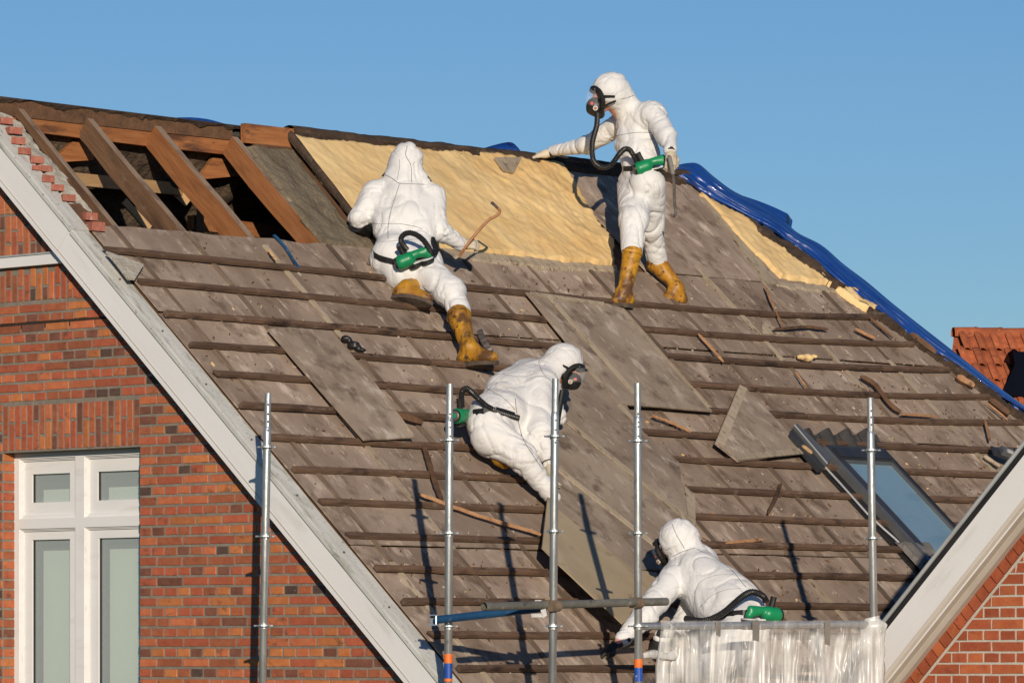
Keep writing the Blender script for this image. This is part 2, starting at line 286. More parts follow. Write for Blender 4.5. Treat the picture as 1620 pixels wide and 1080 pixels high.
def patch(mb, poly, step, hf, m, edge=.03, base=0.0, seed=0):
    """lumpy layer over polygon (in frame xy) with ragged border and skirt"""
    xs = [p[0] for p in poly]; ys = [p[1] for p in poly]
    gx = np.arange(min(xs) - step, max(xs) + 2 * step, step); gy = np.arange(min(ys) - step, max(ys) + 2 * step, step)
    X, Y = np.meshgrid(gx, gy, indexing='ij'); Q = np.stack([X * 5 + seed, Y * 5, X * 0 + seed], -1)
    jx = (fbm(Q) - .5) * 2 * edge; jy = (fbm(Q + 31) - .5) * 2 * edge
    ins = inpoly(poly, X + jx, Y + jy); H = hf(X, Y)
    idx = -np.ones(X.shape, int); vs = []; fs = []
    cells = ins[:-1, :-1]
    use = np.zeros(X.shape, bool)
    use[:-1, :-1] |= cells; use[1:, :-1] |= cells; use[:-1, 1:] |= cells; use[1:, 1:] |= cells
    # border vertices drop to base
    nb = np.zeros(X.shape, int); nb[:-1, :-1] += cells; nb[1:, :-1] += cells; nb[:-1, 1:] += cells; nb[1:, 1:] += cells
    H = np.where(nb == 4, H, base)
    jx2 = (vn(np.stack([X * 40, Y * 40, X * 0], -1)) - .5) * step * .7
    for i, j in zip(*np.nonzero(use)):
        idx[i, j] = len(vs); vs.append((X[i, j] + jx2[i, j], Y[i, j] - jx2[i, j], H[i, j]))
    for i, j in zip(*np.nonzero(cells)): fs.append((idx[i, j], idx[i + 1, j], idx[i + 1, j + 1], idx[i, j + 1]))
    mb.add(vs, fs, m)
# ---------------------------------------------------------------- implicit surfaces for bodies
class Sdf:
    def __init__(s): s.p = []
    def cap(s, a, b, ra, rb=None, k=.035, flat=None, fs=1.0, fold=1.0):
        s.p.append(('c', np.array(a, float), np.array(b, float), ra, ra if rb is None else rb, k, None if flat is None else np.array(flat, float) / np.linalg.norm(flat), fs, fold)); return s
    def ell(s, c, r, k=.03, R=None, fold=.4, neg=False):
        s.p.append(('n' if neg else 'e', np.array(c, float), np.array(r, float), R, None, k, None, 1, fold)); return s
    def one(s, q, P):
        if q[0] == 'c':
            _, a, b, ra, rb, k, fl, fs, _f = q; A = P - a; ab = b - a
            t = np.clip((A @ ab) / (ab @ ab + 1e-12), 0, 1); D = A - t[..., None] * ab
            if fl is not None: D = D + (1 / fs - 1) * (D @ fl)[..., None] * fl
            return np.sqrt((D * D).sum(-1)) - (ra + (rb - ra) * t)
        _, c, r, R = q[:4]; A = P - c
        if R is not None: A = A @ R
        k0 = np.sqrt(((A / r) ** 2).sum(-1)); k1 = np.sqrt(((A / (r * r)) ** 2).sum(-1)) + 1e-9
        return k0 * (k0 - 1) / k1
    def field(s, P):
        F_ = None
        for q in s.p:
            g = s.one(q, P)
            if F_ is None: F_ = g; continue
            k = q[5]
            if q[0] == 'n':
                h = np.clip(.5 - .5 * (F_ + g) / k, 0, 1); F_ = F_ * (1 - h) - g * h + k * h * (1 - h)
            else:
                h = np.clip(.5 + .5 * (g - F_) / k, 0, 1); F_ = g * (1 - h) + F_ * h - k * h * (1 - h)
        return F_
    def mesh(s, vox, folds=0.0, seed=0, shrink=0.0):
        pts = []
        for q in s.p:
            if q[0] == 'c': m_ = max(q[3], q[4]) * max(1, q[7]); pts += [q[1] - m_, q[1] + m_, q[2] - m_, q[2] + m_]
            elif q[0] == 'e': m_ = q[2].max(); pts += [q[1] - m_, q[1] + m_]
        pts = np.array(pts); lo = pts.min(0) - 3 * vox; hi = pts.max(0) + 3 * vox
        n = np.ceil((hi - lo) / vox).astype(int) + 1
        g = [lo[i] + vox * np.arange(n[i]) for i in range(3)]
        F_ = np.empty(n, np.float32)
        for i0 in range(0, n[0], 16):
            X = np.stack(np.meshgrid(g[0][i0:i0 + 16], g[1], g[2], indexing='ij'), -1); F_[i0:i0 + 16] = s.field(X)
        F_ += shrink
        V, Q = surfnets(F_, lo, vox)
        if folds:
            e = vox; Nn = np.stack([s.field(V + np.eye(3)[i] * e) - s.field(V - np.eye(3)[i] * e) for i in range(3)], -1)
            Nn /= np.linalg.norm(Nn, axis=1)[:, None] + 1e-9
            Ds = np.stack([s.one(q, V) if q[0] != 'n' else np.full(len(V), 9.) for q in s.p], 1); best = Ds.argmin(1); disp = np.zeros(len(V))
            for i, q in enumerate(s.p):
                sel = best == i
                if not sel.any(): continue
                P = V[sel]
                if q[0] == 'c':
                    ab = q[2] - q[1]; L_ = np.linalg.norm(ab) + 1e-6; a = ab / L_; t = (P - q[1]) @ a; D = P - q[1] - t[:, None] * a
                    thin = max(q[3], q[4]) < .125
                    c = (D * 4 + a * (t * 7)[:, None] if thin else P * np.array([4., 4., 2.6])) + i * .0 * thin + seed
                    if L_ < .05: c = P * 8 + i
                else: c = P * 8 + seed
                w_ = np.stack([vn(P * 5 + seed + k * 9) - .5 for k in range(3)], 1) * 2.4
                n1 = vn(c + w_); n2 = vn(c * 1.9 + w_ * 1.5 + 11); n3 = vn(P * 3 + seed * 3)
                rg = 1 - np.abs(2 * n1 - 1); rg2 = 1 - np.abs(2 * n2 - 1)
                disp[sel] = q[8] * folds * (-(rg ** 6) * .8 - (rg2 ** 7) * .5 + (n3 - .5) * .45 + (n1 - .5) * .2)
            V = V + Nn * disp[:, None]
        return V, Q
def surfnets(F_, lo, h):
    s = F_ < 0; n = np.array(F_.shape) - 1
    c = np.zeros(n, int)
    for dx in (0, 1):
        for dy in (0, 1):
            for dz in (0, 1): c += s[dx:n[0] + dx, dy:n[1] + dy, dz:n[2] + dz]
    act = (c > 0) & (c < 8); I = np.argwhere(act); idx = -np.ones(n, int); idx[tuple(I.T)] = np.arange(len(I))
    acc = np.zeros((len(I), 3)); cnt = np.zeros(len(I)); cor = [(x, y, z) for x in (0, 1) for y in (0, 1) for z in (0, 1)]
    for a in range(8):
        for b in range(a + 1, 8):
            A, B = np.array(cor[a]), np.array(cor[b])
            if abs(A - B).sum() != 1: continue
            fa = F_[tuple((I + A).T)]; fb = F_[tuple((I + B).T)]; m_ = (fa < 0) != (fb < 0)
            t = np.where(m_, fa / np.where(m_, fa - fb, 1), 0)
            acc[m_] += (A + t[:, None] * (B - A))[m_]; cnt[m_] += 1
    V = lo + h * (I + acc / cnt[:, None]); Q = []
    for ax in range(3):
        o = [0, 0, 0]; o[ax] = 1; u, v = (ax + 1) % 3, (ax + 2) % 3
        sl0 = [slice(1, n[i]) for i in range(3)]; sl0[ax] = slice(0, n[ax]); sl1 = list(sl0); sl1[ax] = slice(1, n[ax] + 1)
        a_, b_ = s[tuple(sl0)], s[tuple(sl1)]; E = np.argwhere(a_ != b_); base = np.array([1, 1, 1]); base[ax] = 0; E = E + base
        du = np.zeros(3, int); du[u] = 1; dv = np.zeros(3, int); dv[v] = 1
        q = np.stack([idx[tuple((E - du - dv).T)], idx[tuple((E - dv).T)], idx[tuple(E.T)], idx[tuple((E - du).T)]], 1)
        fl = ~s[tuple(E.T)]; q[fl] = q[fl][:, ::-1]; Q.append(q)
    return V, np.concatenate(Q)
def obj_np(name, V, Q, m, org, parent, smooth=True):
    me = bpy.data.meshes.new(name); me.from_pydata((V - np.array(org)).tolist(), [], Q.tolist())
    for k in ([m] if isinstance(m, str) else m): me.materials.append(MATS[k])
    if smooth: me.polygons.foreach_set('use_smooth', [True] * len(me.polygons))
    me.update(); return put(bpy.data.objects.new(name, me), Matrix.Translation(Vector(org)), parent)
# ================================================================ SETTING
R = random.Random(7)
mb = MB(); mb.box(-1500, 1500, -300, 3000, GZ - .2, GZ, 'ground_mat'); g = mb.build('ground'); g['kind'] = 'structure'
# ---------------------------------------------------------------- the brick house
hx = W0 + d3 * 0; house = root('brick_house', 'brick house with a stripped tile roof, exposed rafters and a white verge board', 'house', (hx[0], hx[1], GZ))
L1 = [sh(0, 293, -.12), sh(638, 1080, -.12)]; L2 = [sh(0, 225, -.12), sh(700, 1080, -.12)]; L3 = [sh(0, 197, .02), sh(727, 1080, .02)]
h1 = sum(p[1] for p in L1) / 2; h2 = sum(p[1] for p in L2) / 2; h3 = sum(p[1] for p in L3) / 2
s_a = float((O3 - dn3 * uv(450, 212)[1] - W0) @ dn3) - .02; s_b = L2[1][0] + 1.0
print('verge h', h1, h2, h3)
# gable wall with the window opening
wl, wt = wz(4, 712)[0], wz(120, 711)[1]; wr = wz(222, 900)[0]; wb = wt - 2.6
aRg = float((O3 - dn3 * (uv(450, 212)[1]) - W0) @ d3)      # where the ridge stands in the gable wall
zr = lambda a: ((h2 - .04) - (a if a > aRg else 2 * aRg - a) * math.sin(PT)) / math.cos(PT)     # underside of the verge above a
aL, aR = wl - 5.2, (h2 - (GZ + 3.2) * math.cos(PT)) / math.sin(PT)
mb = MB(); zb = GZ
def wallpoly(P): mb.add([(a, 0, z) for a, z in P], [list(range(len(P)))], 'mortar_dark')
wallpoly([(aL, zb), (wl, zb), (wl, zr(wl))] + ([(aRg, zr(aRg))] if aRg < wl else []) + [(aL, zr(aL))]); wallpoly([(wl, zb), (wr, zb), (wr, wb), (wl, wb)])
wallpoly([(wl, wt), (wr, wt), (wr, zr(wr))] + ([(aRg, zr(aRg))] if wl < aRg < wr else []) + [(wl, zr(wl))]); wallpoly([(wr, zb), (aR, zb), (aR, zr(aR)), (wr, zr(wr))])
for P in ([(wl, 0, wb), (wl, .12, wb), (wl, .12, wt), (wl, 0, wt)], [(wr, 0, wb), (wr, 0, wt), (wr, .12, wt), (wr, .12, wb)],
          [(wl, 0, wt), (wl, .12, wt), (wr, .12, wt), (wr, 0, wt)], [(wl, 0, wb), (wr, 0, wb), (wr, .12, wb), (wl, .12, wb)]):
    mb.add(P, [(0, 1, 2, 3)], 'mortar_dark')
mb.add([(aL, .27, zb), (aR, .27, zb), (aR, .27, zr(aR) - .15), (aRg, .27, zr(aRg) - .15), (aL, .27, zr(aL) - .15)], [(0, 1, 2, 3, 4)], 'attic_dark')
wall = mb.build('wall', MW, house)
# bricks: list of (a0,a1,z0,z1)
bricks = []
zc = wz(250, 760)[1]; CO = .065; JT = .0135
sold = (wz(5, 700)[0], wr, wt + .004, wz(120, 635)[1])
vz0, vz1 = wz(30, 479)[1], wz(30, 255)[1]; va1 = wz(126, 440)[0]
strip = (wz(0, 426)[1], wz(0, 410)[1])
def vis(a, z):
    p = W0 + d3 * a + z3 * z; x = p[0] / p[1] * F + CX; y = YH - p[2] / p[1] * F
    return -900 < x < 760 and -50 < y < 1350, x, y
for k in range(-40, 60):
    z0 = zc + k * CO - (CO - JT) / 2; z1 = z0 + CO - JT; header = k % 2
    pitch = .1235 if header else .247
    # right of the window the courses start at the corner with a three-quarter / header
    spans = []
    for side in (0, 1):
        a = wr if side == 0 else wl
        if not header: first = .165
        else: first = .1135
        x = a; lenx = first; q = 0
        while abs(x - a) < 4.5:
            lx = lenx * R.uniform(.97, 1.03) if q else lenx
            if not header and q and R.random() < .08: lx = .1235
            x1 = x + lx if side == 0 else x - lx
            if side == 0: spans.append((x + (0 if q == 0 else JT / 2), x1 - JT / 2))
            else: spans.append((x1 + JT / 2, x - (0 if q == 0 else JT / 2)))
            x = x1; lenx = pitch; q += 1
    if z0 > sold[3] - .01 or z1 < wb:          # full courses above the lintel
        spans = []; x = wl - 5.0 + (0.06 if header else 0) + R.uniform(-.01, .01)
        while x < aR + .3:
            lx = pitch * R.uniform(.97, 1.03); spans.append((x, x + lx - JT)); x += lx
    for (x0, x1) in spans:
        a = (x0 + x1) / 2; z = (z0 + z1) / 2
        ok, px, py = vis(a, z)
        if not ok: continue
        if z * math.cos(PT) + max(x1, 2 * aRg - x0) * math.sin(PT) > h2 - .06: continue
        if wb < z < wt and wl < a < wr: continue
        if sold[2] - .02 < z < sold[3] and sold[0] - .01 < a < sold[1]: continue
        if vz0 - .02 < z < vz1 + .4 and a < va1: continue
        j = R.uniform(-.0015, .0015); bricks.append((x0, x1, z0 + j, z1 + j))
def soldiers(a0, a1, z0, z1, first):
    n = int(round((a1 - a0) / .0625)); p = (a1 - a0) / n
    for i in range(n):
        x0 = a0 + i * p; z = z0; k = i % 2; lens = []
        while z < z1 - .03:
            L_ = (.195 if k else .098) + R.uniform(-.006, .006); L_ = min(L_, z1 - z)
            if z1 - z - L_ < .04: L_ = z1 - z
            ok, px, py = vis(x0, z)
            if ok and (z + L_ / 2) * math.cos(PT) + max(x0 + p, 2 * aRg - x0) * math.sin(PT) < h2 - .06 and not (strip[0] - .01 < z + L_ / 2 < strip[1] + .01 and first):
                bricks.append((x0 + JT / 2, x0 + p - JT / 2, z + JT / 2, z + L_ - JT / 2))
            z += L_; k = 1 - k
soldiers(sold[0], sold[1], sold[2], sold[3], False)
soldiers(wl - 2.2, va1, vz0, vz1 + .35, True)
# upper rowlock/soldier panel continues past va1 only under the slope: nothing there
def area_px(b):
    ok, x, y = vis((b[0] + b[1]) / 2, (b[2] + b[3]) / 2)
    inside = 0 < x < 1620 and 0 < y < 1080
    return (b[1] - b[0]) * (b[3] - b[2]) * (1 if inside else .01)
bricks.sort(key=area_px, reverse=True)
def brick_geo(m_, x0, x1, z0, z1, mname, out=.0045, rr=R):
    c = .0035; e = rr.uniform(0, .0025); f_ = -out - e
    j = lambda: rr.uniform(-.002, .002)
    A = [(x0, 0.004, z0), (x1, 0.004, z0), (x1, 0.004, z1), (x0, 0.004, z1)]
    B = [(x0 + c + j(), f_, z0 + c + j()), (x1 - c + j(), f_, z0 + c + j()), (x1 - c + j(), f_, z1 - c + j()), (x0 + c + j(), f_, z1 - c + j())]
    m_.add(A + B, [(4, 5, 6, 7), (0, 1, 5, 4), (1, 2, 6, 5), (2, 3, 7, 6), (3, 0, 4, 7)], mname)
BNAMES = [m_.name for m_ in BR]
cache = {}
def brick_obj(x0, x1, z0, z1, mname, M, parent, rr=R):
    kx, kz = round((x1 - x0) * 250) / 250, round((z1 - z0) * 250) / 250; v = rr.randrange(3)
    key = (kx, kz, mname, v)
    if key not in cache:
        m_ = MB(); brick_geo(m_, -kx / 2, kx / 2, -kz / 2, kz / 2, mname, rr=rr); me = bpy.data.meshes.new('brick'); me.from_pydata(m_.v, [], m_.f); me.materials.append(MATS[mname]); cache[key] = me
    o = bpy.data.objects.new('brick', cache[key]); o2 = put(o, M @ Matrix.Translation(((x0 + x1) / 2, 0, (z0 + z1) / 2)), parent); return o2
def pick(x1x0=None): return R.choices(BNAMES, BRW)[0]
for b in bricks[:300]: brick_obj(*b, pick(), MW, wall)
mb = MB()
for b in bricks[300:]:
    short = (b[1] - b[0]) < .15 and (b[3] - b[2]) < .1
    brick_geo(mb, *b, R.choices(BNAMES, [15, 22, 24, 13, 20, 6] if short else BRW)[0])
o = mb.build('small_bricks', MW, wall); o['kind'] = 'stuff'
print('bricks', len(bricks))
# reveal bricks at the left jamb
mb = MB()
for k in range(-40, 12):
    z0 = zc + k * CO - (CO - JT) / 2
    if z0 + .05 > wt or z0 < wb: continue
    x = wl; mb.add([(x, .008, z0), (x, .112, z0), (x, .112, z0 + CO - JT), (x, .008, z0 + CO - JT), (x + .004, .011, z0 + .003), (x + .004, .109, z0 + .003), (x + .004, .109, z0 + CO - JT - .003), (x + .004, .011, z0 + CO - JT - .003)],
                   [(4, 5, 6, 7), (0, 1, 5, 4), (1, 2, 6, 5), (2, 3, 7, 6), (3, 0, 4, 7)], pick())
o = mb.build('reveal_bricks', MW, wall); o['kind'] = 'stuff'
# white band on the gable
mb = MB(); z0_, z1_ = strip; a1_ = wz(110, 410)[0]; aB = 2 * aRg - a1_
mb.box(aB, a1_, -.05, .0, z0_, z1_, 'white_paint'); mb.box(aB, a1_, -.06, .0, z1_ + .001, z1_ + .012, 'zinc_edge'); mb.build('band_board', MW, house)
# verge board (two boards with a joint) and capping
sj = sh(127, 330, -.12)[0]
for i, (s0, s1) in enumerate(((s_a, sj - .0015), (sj + .0015, s_b))):
    mb = MB(); y0 = -.12 if i else -.122
    mb.box(s0, s1, y0, -.085, h1, h2 - .012, 'white_paint'); mb.box(s0, s1, y0 + .01, .02, h1 + .006, h1 + .02, 'white_paint')
    mb.box(s0, s1, y0 - .004, y0, h1 + .035, h1 + .038, 'soffit_beige')
    mb.build('verge_board', MV, house)
for i, (s0, s1) in enumerate(((s_a, sj + .03), (sj + .033, s_b))):
    mb = MB(); dz = .012 * (i == 0)
    N_ = 60; P = []
    for k in range(N_):
        s = s0 + (s1 - s0) * k / (N_ - 1); P.append((s, (vn(np.array([s * 2, 3, 1])) - .5) * .006))
    sec = [(-.135, h2 - .02 + dz), (-.135, h2 + .006 + dz), (-.118, h2 + .010 + dz), (-.112, h2 + .003 + dz), (0.022, h3 + .004 + dz), (.03, h3 - .05 + dz), (-.08, h2 - .06 + dz)]
    vs = []; fs = []; n = len(sec)
    for k, (s, j) in enumerate(P): vs += [(s, y, h + j) for y, h in sec]
    for k in range(N_ - 1): fs += [(k * n + q, k * n + (q + 1) % n, (k + 1) * n + (q + 1) % n, (k + 1) * n + q) for q in range(n)]
    fs += [list(range(n))[::-1], [(N_ - 1) * n + q for q in range(n)]]
    mb.add(vs, fs, 'cap_paint'); o = mb.build('verge_cap', MV, house)
    if i: # screws
        mb = MB()
        for (x, y) in ((186, 448), (253, 531), (322, 615), (394, 702), (466, 790), (540, 880), (612, 966)):
            p = sh(x, y, -.06); mb.prism([(p[0] + .007 * math.cos(t), -.06 + .007 * math.sin(t)) for t in np.linspace(0, 6.28, 9)[:-1]], p[1] - .05, (h2 + h3) / 2 + .012, 'steel_tool')
        mb.build('screw_heads', MV, o)
# the other side of the gable
nbm = -d3 * math.cos(PT) - z3 * math.sin(PT); RG = O3 - dn3 * uv(450, 212)[1]; MM = frame(RG - r3 * float((RG - W0) @ r3), nbm, r3, -np.cross(nbm, r3))
MM = frame(RG - r3 * float((RG - W0) @ r3), -nbm, r3, np.cross(-nbm, r3)); hR = float((RG - W0) @ n3)
mb = MB(); mb.box(-6.2, -.0, -.12, -.085, h1 - hR, h2 - hR - .012, 'white_paint'); mb.build('verge_board', MM, house)
mb = MB(); mb.box(-6.2, -.0, -.135, .03, h2 - hR - .01, h2 - hR + .01, 'cap_paint'); mb.build('verge_cap', MM, house)
# ---------------------------------------------------------------- window
MWW = MW
win = MB(); FB = .10    # frame outer face depth
def fz(x, y, b=FB): return wz(x, y, b)
fa = lambda x, b=FB: wz(x, 900, b)[0]
fzz = lambda y, x=120, b=FB: wz(x, y, b)[1]
a0 = wl + .0; a5 = wr + .06; A1, A2 = fa(30), fa(119); A3, A4 = fa(133), fa(222) + .055
Z0 = wt; Z1 = fzz(722); ZT0, ZT1 = fzz(818), fzz(834); ZB = wb
a0f = fa(21)
win.box(a0f, A1, FB, FB + .09, ZB, Z0, 'white_paint'); win.box(A1, a5, FB, FB + .09, Z1, Z0 - .001, 'white_paint')
win.box(A2, A3, FB, FB + .09, ZB, Z1, 'white_paint'); win.box(A1, A2, FB, FB + .09, ZT1, ZT0, 'white_paint'); win.box(A3, A4, FB, FB + .09, ZT1, ZT0, 'white_paint')
win.box(A4, a5, FB, FB + .09, ZB, Z1, 'white_paint')
# inner moulding steps
for (x0, x1, zz0, zz1) in ((A1, A2, ZT0, Z1), (A3, A4, ZT0, Z1), (A1, A2, ZB, ZT1), (A3, A4, ZB, ZT1)):
    for st, t in ((.008, .012), (.016, .022)):
        win.box(x0 + st - .008, x0 + st, FB + t, FB + .09, zz0, zz1); win.box(x1 - st, x1 - st + .008, FB + t, FB + .09, zz0, zz1)
        win.box(x0 + st, x1 - st, FB + t, FB + .09, zz1 - st, zz1 - st + .008); win.box(x0 + st, x1 - st, FB + t, FB + .09, zz0 + st - .008, zz0 + st)
wf = win.build('window', MW, house); wf['label'] = 'white painted window of four lights with pale green blinds'
def casement(x0, x1, z0, z1, st, top, bot, lab):
    m_ = MB(); y0 = FB + .035; y1 = FB + .085
    x0 += .018; x1 -= .018; z0 += .018; z1 -= .018
    m_.box(x0, x0 + st, y0, y1, z0, z1); m_.box(x1 - st, x1, y0, y1, z0, z1); m_.box(x0 + st, x1 - st, y0, y1, z1 - top, z1); m_.box(x0 + st, x1 - st, y0, y1, z0, z0 + bot)
    m_.box(x0 + st, x0 + st + .008, y0 + .012, y1, z0 + bot, z1 - top, 'gutter_black'); 
    m_.box(x0 - .006, x1 + .006, y0 - .012, y0, z0 - .006, z0 + .008)
    m_.build('casement', MW, wf)
    g_ = MB(); g_.box(x0 + st, x1 - st, y0 + .022, y0 + .028, z0 + bot, z1 - top, 'window_glass'); g_.build('pane', MW, wf)
    k = MB(); zt = z1 - top
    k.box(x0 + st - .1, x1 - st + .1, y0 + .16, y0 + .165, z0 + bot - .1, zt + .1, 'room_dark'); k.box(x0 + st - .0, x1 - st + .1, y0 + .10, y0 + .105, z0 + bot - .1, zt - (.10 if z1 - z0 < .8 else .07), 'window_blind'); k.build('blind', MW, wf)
m_ = bpy.data.materials.new('window_glass'); m_.use_nodes = True; b_ = m_.node_tree.nodes['Principled BSDF']; b_.inputs['Base Color'].default_value = (.7, .8, .8, 1); b_.inputs['Roughness'].default_value = .03; b_.inputs['Alpha'].default_value = .25; b_.inputs['Specular IOR Level'].default_value = 1; MATS['window_glass'] = m_
casement(A1, A2, ZT0, Z1, .075, .085, .09, ''); casement(A3, A4, ZT0, Z1, .075, .085, .09, '')
casement(A1, A2, ZB, ZT1, .075, .055, .12, ''); casement(A3, A4, ZB, ZT1, .085, .055, .12, '')
# ---------------------------------------------------------------- ROOF
UR, VR = uv(1070, 268); VT = uv(450, 212)[1]; VLO = -3.6
hipA = uv(1075, 275); hipB = uv(1620, 660)
def hipu(v): return hipA[0] + (hipB[0] - hipA[0]) * (hipA[1] - v) / (hipA[1] - hipB[1])
VH = 2.27
mb = MB()
mb.prism([(.02, VLO), (hipu(VLO), VLO), (hipu(VH), VH), (.02, VH - .02)], -.045, -.014, 'old_timber')
mb.prism([(2.36, VH), (hipu(VH), VH), (hipu(VT), VT), (2.42, VT)], -.045, -.014, 'old_timber')
roof = mb.build('roof', MR, house); roof['label'] = 'steep main roof stripped of its tiles'
# panels
cols = [0.02, .25] + [.25 + .655 * k for k in range(1, 18)]
vb = [VLO, -2.35, -1.02, .33, 1.32, VH]
for i in range(len(cols) - 1):
    u0, u1 = cols[i], cols[i + 1]
    vbb = list(vb)
    if u0 > 5.4: vbb.append(VT - .05)
    for j in range(len(vbb) - 1):
        v0, v1 = vbb[j], vbb[j + 1]
        jj = R.uniform(-.10, .10) if 0 < j < 4 else 0
        v0b = v0 + (0 if j == 0 else 0) ; 
        umax0, umax1 = hipu(v0) - (.02 if v0 > 2 else .13), hipu(v1) - (.02 if v1 > 2.4 else .13)
        if u0 >= min(umax0, umax1) - .1 and u0 >= umax0 - .1: continue
        if u0 >= 7.3 and j == 5: continue
        e = .006; g_ = R.uniform(.002, .006)
        P = [(u0 + g_, v0 + e), (min(u1 - g_, umax0), v0 + e), (min(u1 - g_, umax1) if u0 + .02 < umax1 else u0 + .03, v1 - e), (u0 + g_, v1 - e)]
        m_ = MB(); lo = R.uniform(.002, .012); hi = R.uniform(-.004, .004); N_ = 10
        # slight waviness on the top edge
        top = []; 
        for q in range(N_ + 1):
            t = q / N_; x = P[2][0] + (P[3][0] - P[2][0]) * t; top.append((x, P[2][1] + (vn(np.array([x * 7, v1, 0])) - .5) * (.035 if v1 > 2 else .01)))
        poly = [P[0], P[1]] + top
        zs = [lo + .006, lo + .006] + [hi + .006 + (vn(np.array([x * 5, 1, 4])) - .5) * .012 * (v1 > 2) for x, _ in top]
        m_.prism(poly, [z - .008 for z in zs], zs, R.choice(['fibre_panel', 'fibre_panel', 'fibre_panel_dark']))
        m_.build('roof_panel', MR, roof)
# counter laths over the seams
for i in range(1, len(cols)):
    u = cols[i]; vtop = VH - .02 if u < 5.3 else VT - .1
    if u > 7.3: vtop = VH - .02
    pale = i in (6, 7)
    v = VLO
    while v < vtop:
        v1 = min(v + R.uniform(.9, 1.7), vtop)
        if hipu(v) > u + .05:
            while hipu(v1) < u + .04: v1 -= .05
            if v1 - v > .1:
                m_ = MB(); du = R.uniform(-.006, .006); N_ = max(3, int((v1 - v) / .12)); vs = []; fs = []
                wd = R.uniform(.016, .021) ; hh = R.uniform(.018, .023)
                if v > VH - .3: wd *= .6; hh = .012
                for q in range(N_ + 1):
                    y = v + (v1 - v) * q / N_; a = (vn(np.array([y * 4, i, 0])) - .5) * .008
                    vs += [(u + du - wd + a, y, .008), (u + du - wd + a, y, hh), (u + du + wd + a, y, hh), (u + du + wd + a, y, .008)]
                for q in range(N_): fs += [(q * 4 + c, q * 4 + c + 1, q * 4 + 5 + c, q * 4 + 4 + c) for c in range(3)]
                fs += [(0, 1, 2, 3)[::-1], tuple(N_ * 4 + c for c in range(4))]
                m_.add(vs, fs, 'pale_lath' if (R.random() < .13 or (u > 5.3 and v > 2.0)) else 'seam_lath'); m_.build('counter_lath', MR, roof)
        v = v1 + .01
# wide beige lath at the right upper part
m_ = MB(); p0, p1, p2, p3 = uv(1108, 315), uv(1126, 318), uv(1234, 452), uv(1212, 452); m_.prism([p0, p1, p2, p3], .004, .022, 'pale_lath'); m_.build('edge_lath', MR, roof)
# battens
rows = [
 [(166,394),(490,429),(620,438),(800,458),(1150,492),(1300,499),(1384,500)],
 [(205,443),(490,471),(620,480),(800,497),(1150,532),(1300,538),(1446,544)],
 [(246,494),(490,513),(620,524),(800,540),(1150,570),(1300,578),(1502,584)],
 [(284,542),(490,555),(620,567),(800,581),(1150,611),(1300,618),(1565,626)],
 [(322,590),(490,597),(620,610),(800,623),(1150,652),(1300,659),(1500,663),(1620,668)],
 [(366,640),(490,646),(620,654),(800,667),(1150,692),(1300,698),(1620,712)],
 [(411,692),(490,692),(620,701),(800,711),(1150,733),(1300,735),(1620,752)],
 [(450,742),(490,740),(620,749),(800,754),(1150,775),(1300,782),(1620,790)],
 [(490,791),(620,796),(800,802),(1150,818),(1300,823),(1620,832)],
 [(530,845),(620,845),(800,853),(1150,861),(1300,864),(1560,872)],
 [(572,897),(620,898),(800,902),(1150,909),(1300,908),(1500,915)],
 [(616,950),(800,950),(1150,955),(1300,957),(1480,960)],
 [(660,1002),(800,1003),(1150,1004),(1400,1006)],
 [(700,1056),(800,1057),(1150,1056),(1400,1056)],
 [(742,1108),(1150,1108),(1400,1106)]]
gaps = {3: [(uv(455, 552)[0], uv(533, 560)[0])], 5: []}
BW = .021
for k, row in enumerate(rows):
    pts = [uv(x, y, .04) for x, y in row]; us = [p[0] for p in pts]; vs_ = [p[1] for p in pts]
    # ease the polyline with a smooth fit
    deg = 3 if len(us) > 4 else 1; co = np.polyfit(us, vs_, deg)
    u = max(us[0], .03) if k < 14 else us[0]; uend = us[-1]
    if k == 0: u = us[0]
    uend = min(uend, hipu(np.polyval(co, uend)) - .05)
    first = True
    while u < uend - .1:
        L_ = R.uniform(1.6, 3.6); u1 = min(u + L_, uend)
        if uend - u1 < .5: u1 = uend
        segs = [(u, u1)]
        for (g0, g1) in gaps.get(k, []):
            segs = [t for (a, b) in segs for t in ((a, min(b, g0)), (max(a, g1), b)) if t[1] - t[0] > .05]
        for (a, b) in segs:
            N_ = max(4, int((b - a) / .07)); vv = []; ff = []; h0 = .024 + R.uniform(-.003, .004); tilt = R.uniform(-.004, .004)
            for q in range(N_ + 1):
                x = a + (b - a) * q / N_; yc = np.polyval(co, x) + tilt
                n1 = (vn(np.array([x * 3, k, 1])) - .5) * .007; n2 = (vn(np.array([x * 4, k, 5])) - .5) * .006; n3_ = (vn(np.array([x * 5, k, 9])) - .5) * .005
                if R.random() < .06: n1 += .006
                e = R.uniform(-.02, .02) if q in (0, N_) else 0
                vv += [(x + e, yc - BW + n1, h0), (x, yc - BW + n1, h0 + .024 + n3_), (x - e, yc + BW + n2, h0 + .024 + n3_), (x, yc + BW + n2, h0)]
            for q in range(N_): ff += [(q * 4 + c, q * 4 + (c + 1) % 4, q * 4 + 4 + (c + 1) % 4, q * 4 + 4 + c)[::-1] for c in range(4)]
            ff += [(0, 1, 2, 3), tuple(N_ * 4 + c for c in (3, 2, 1, 0))]
            m_ = MB(); m_.add(vv, ff, 'batten'); m_.build('batten', MR, roof)
        u = u1 + .006
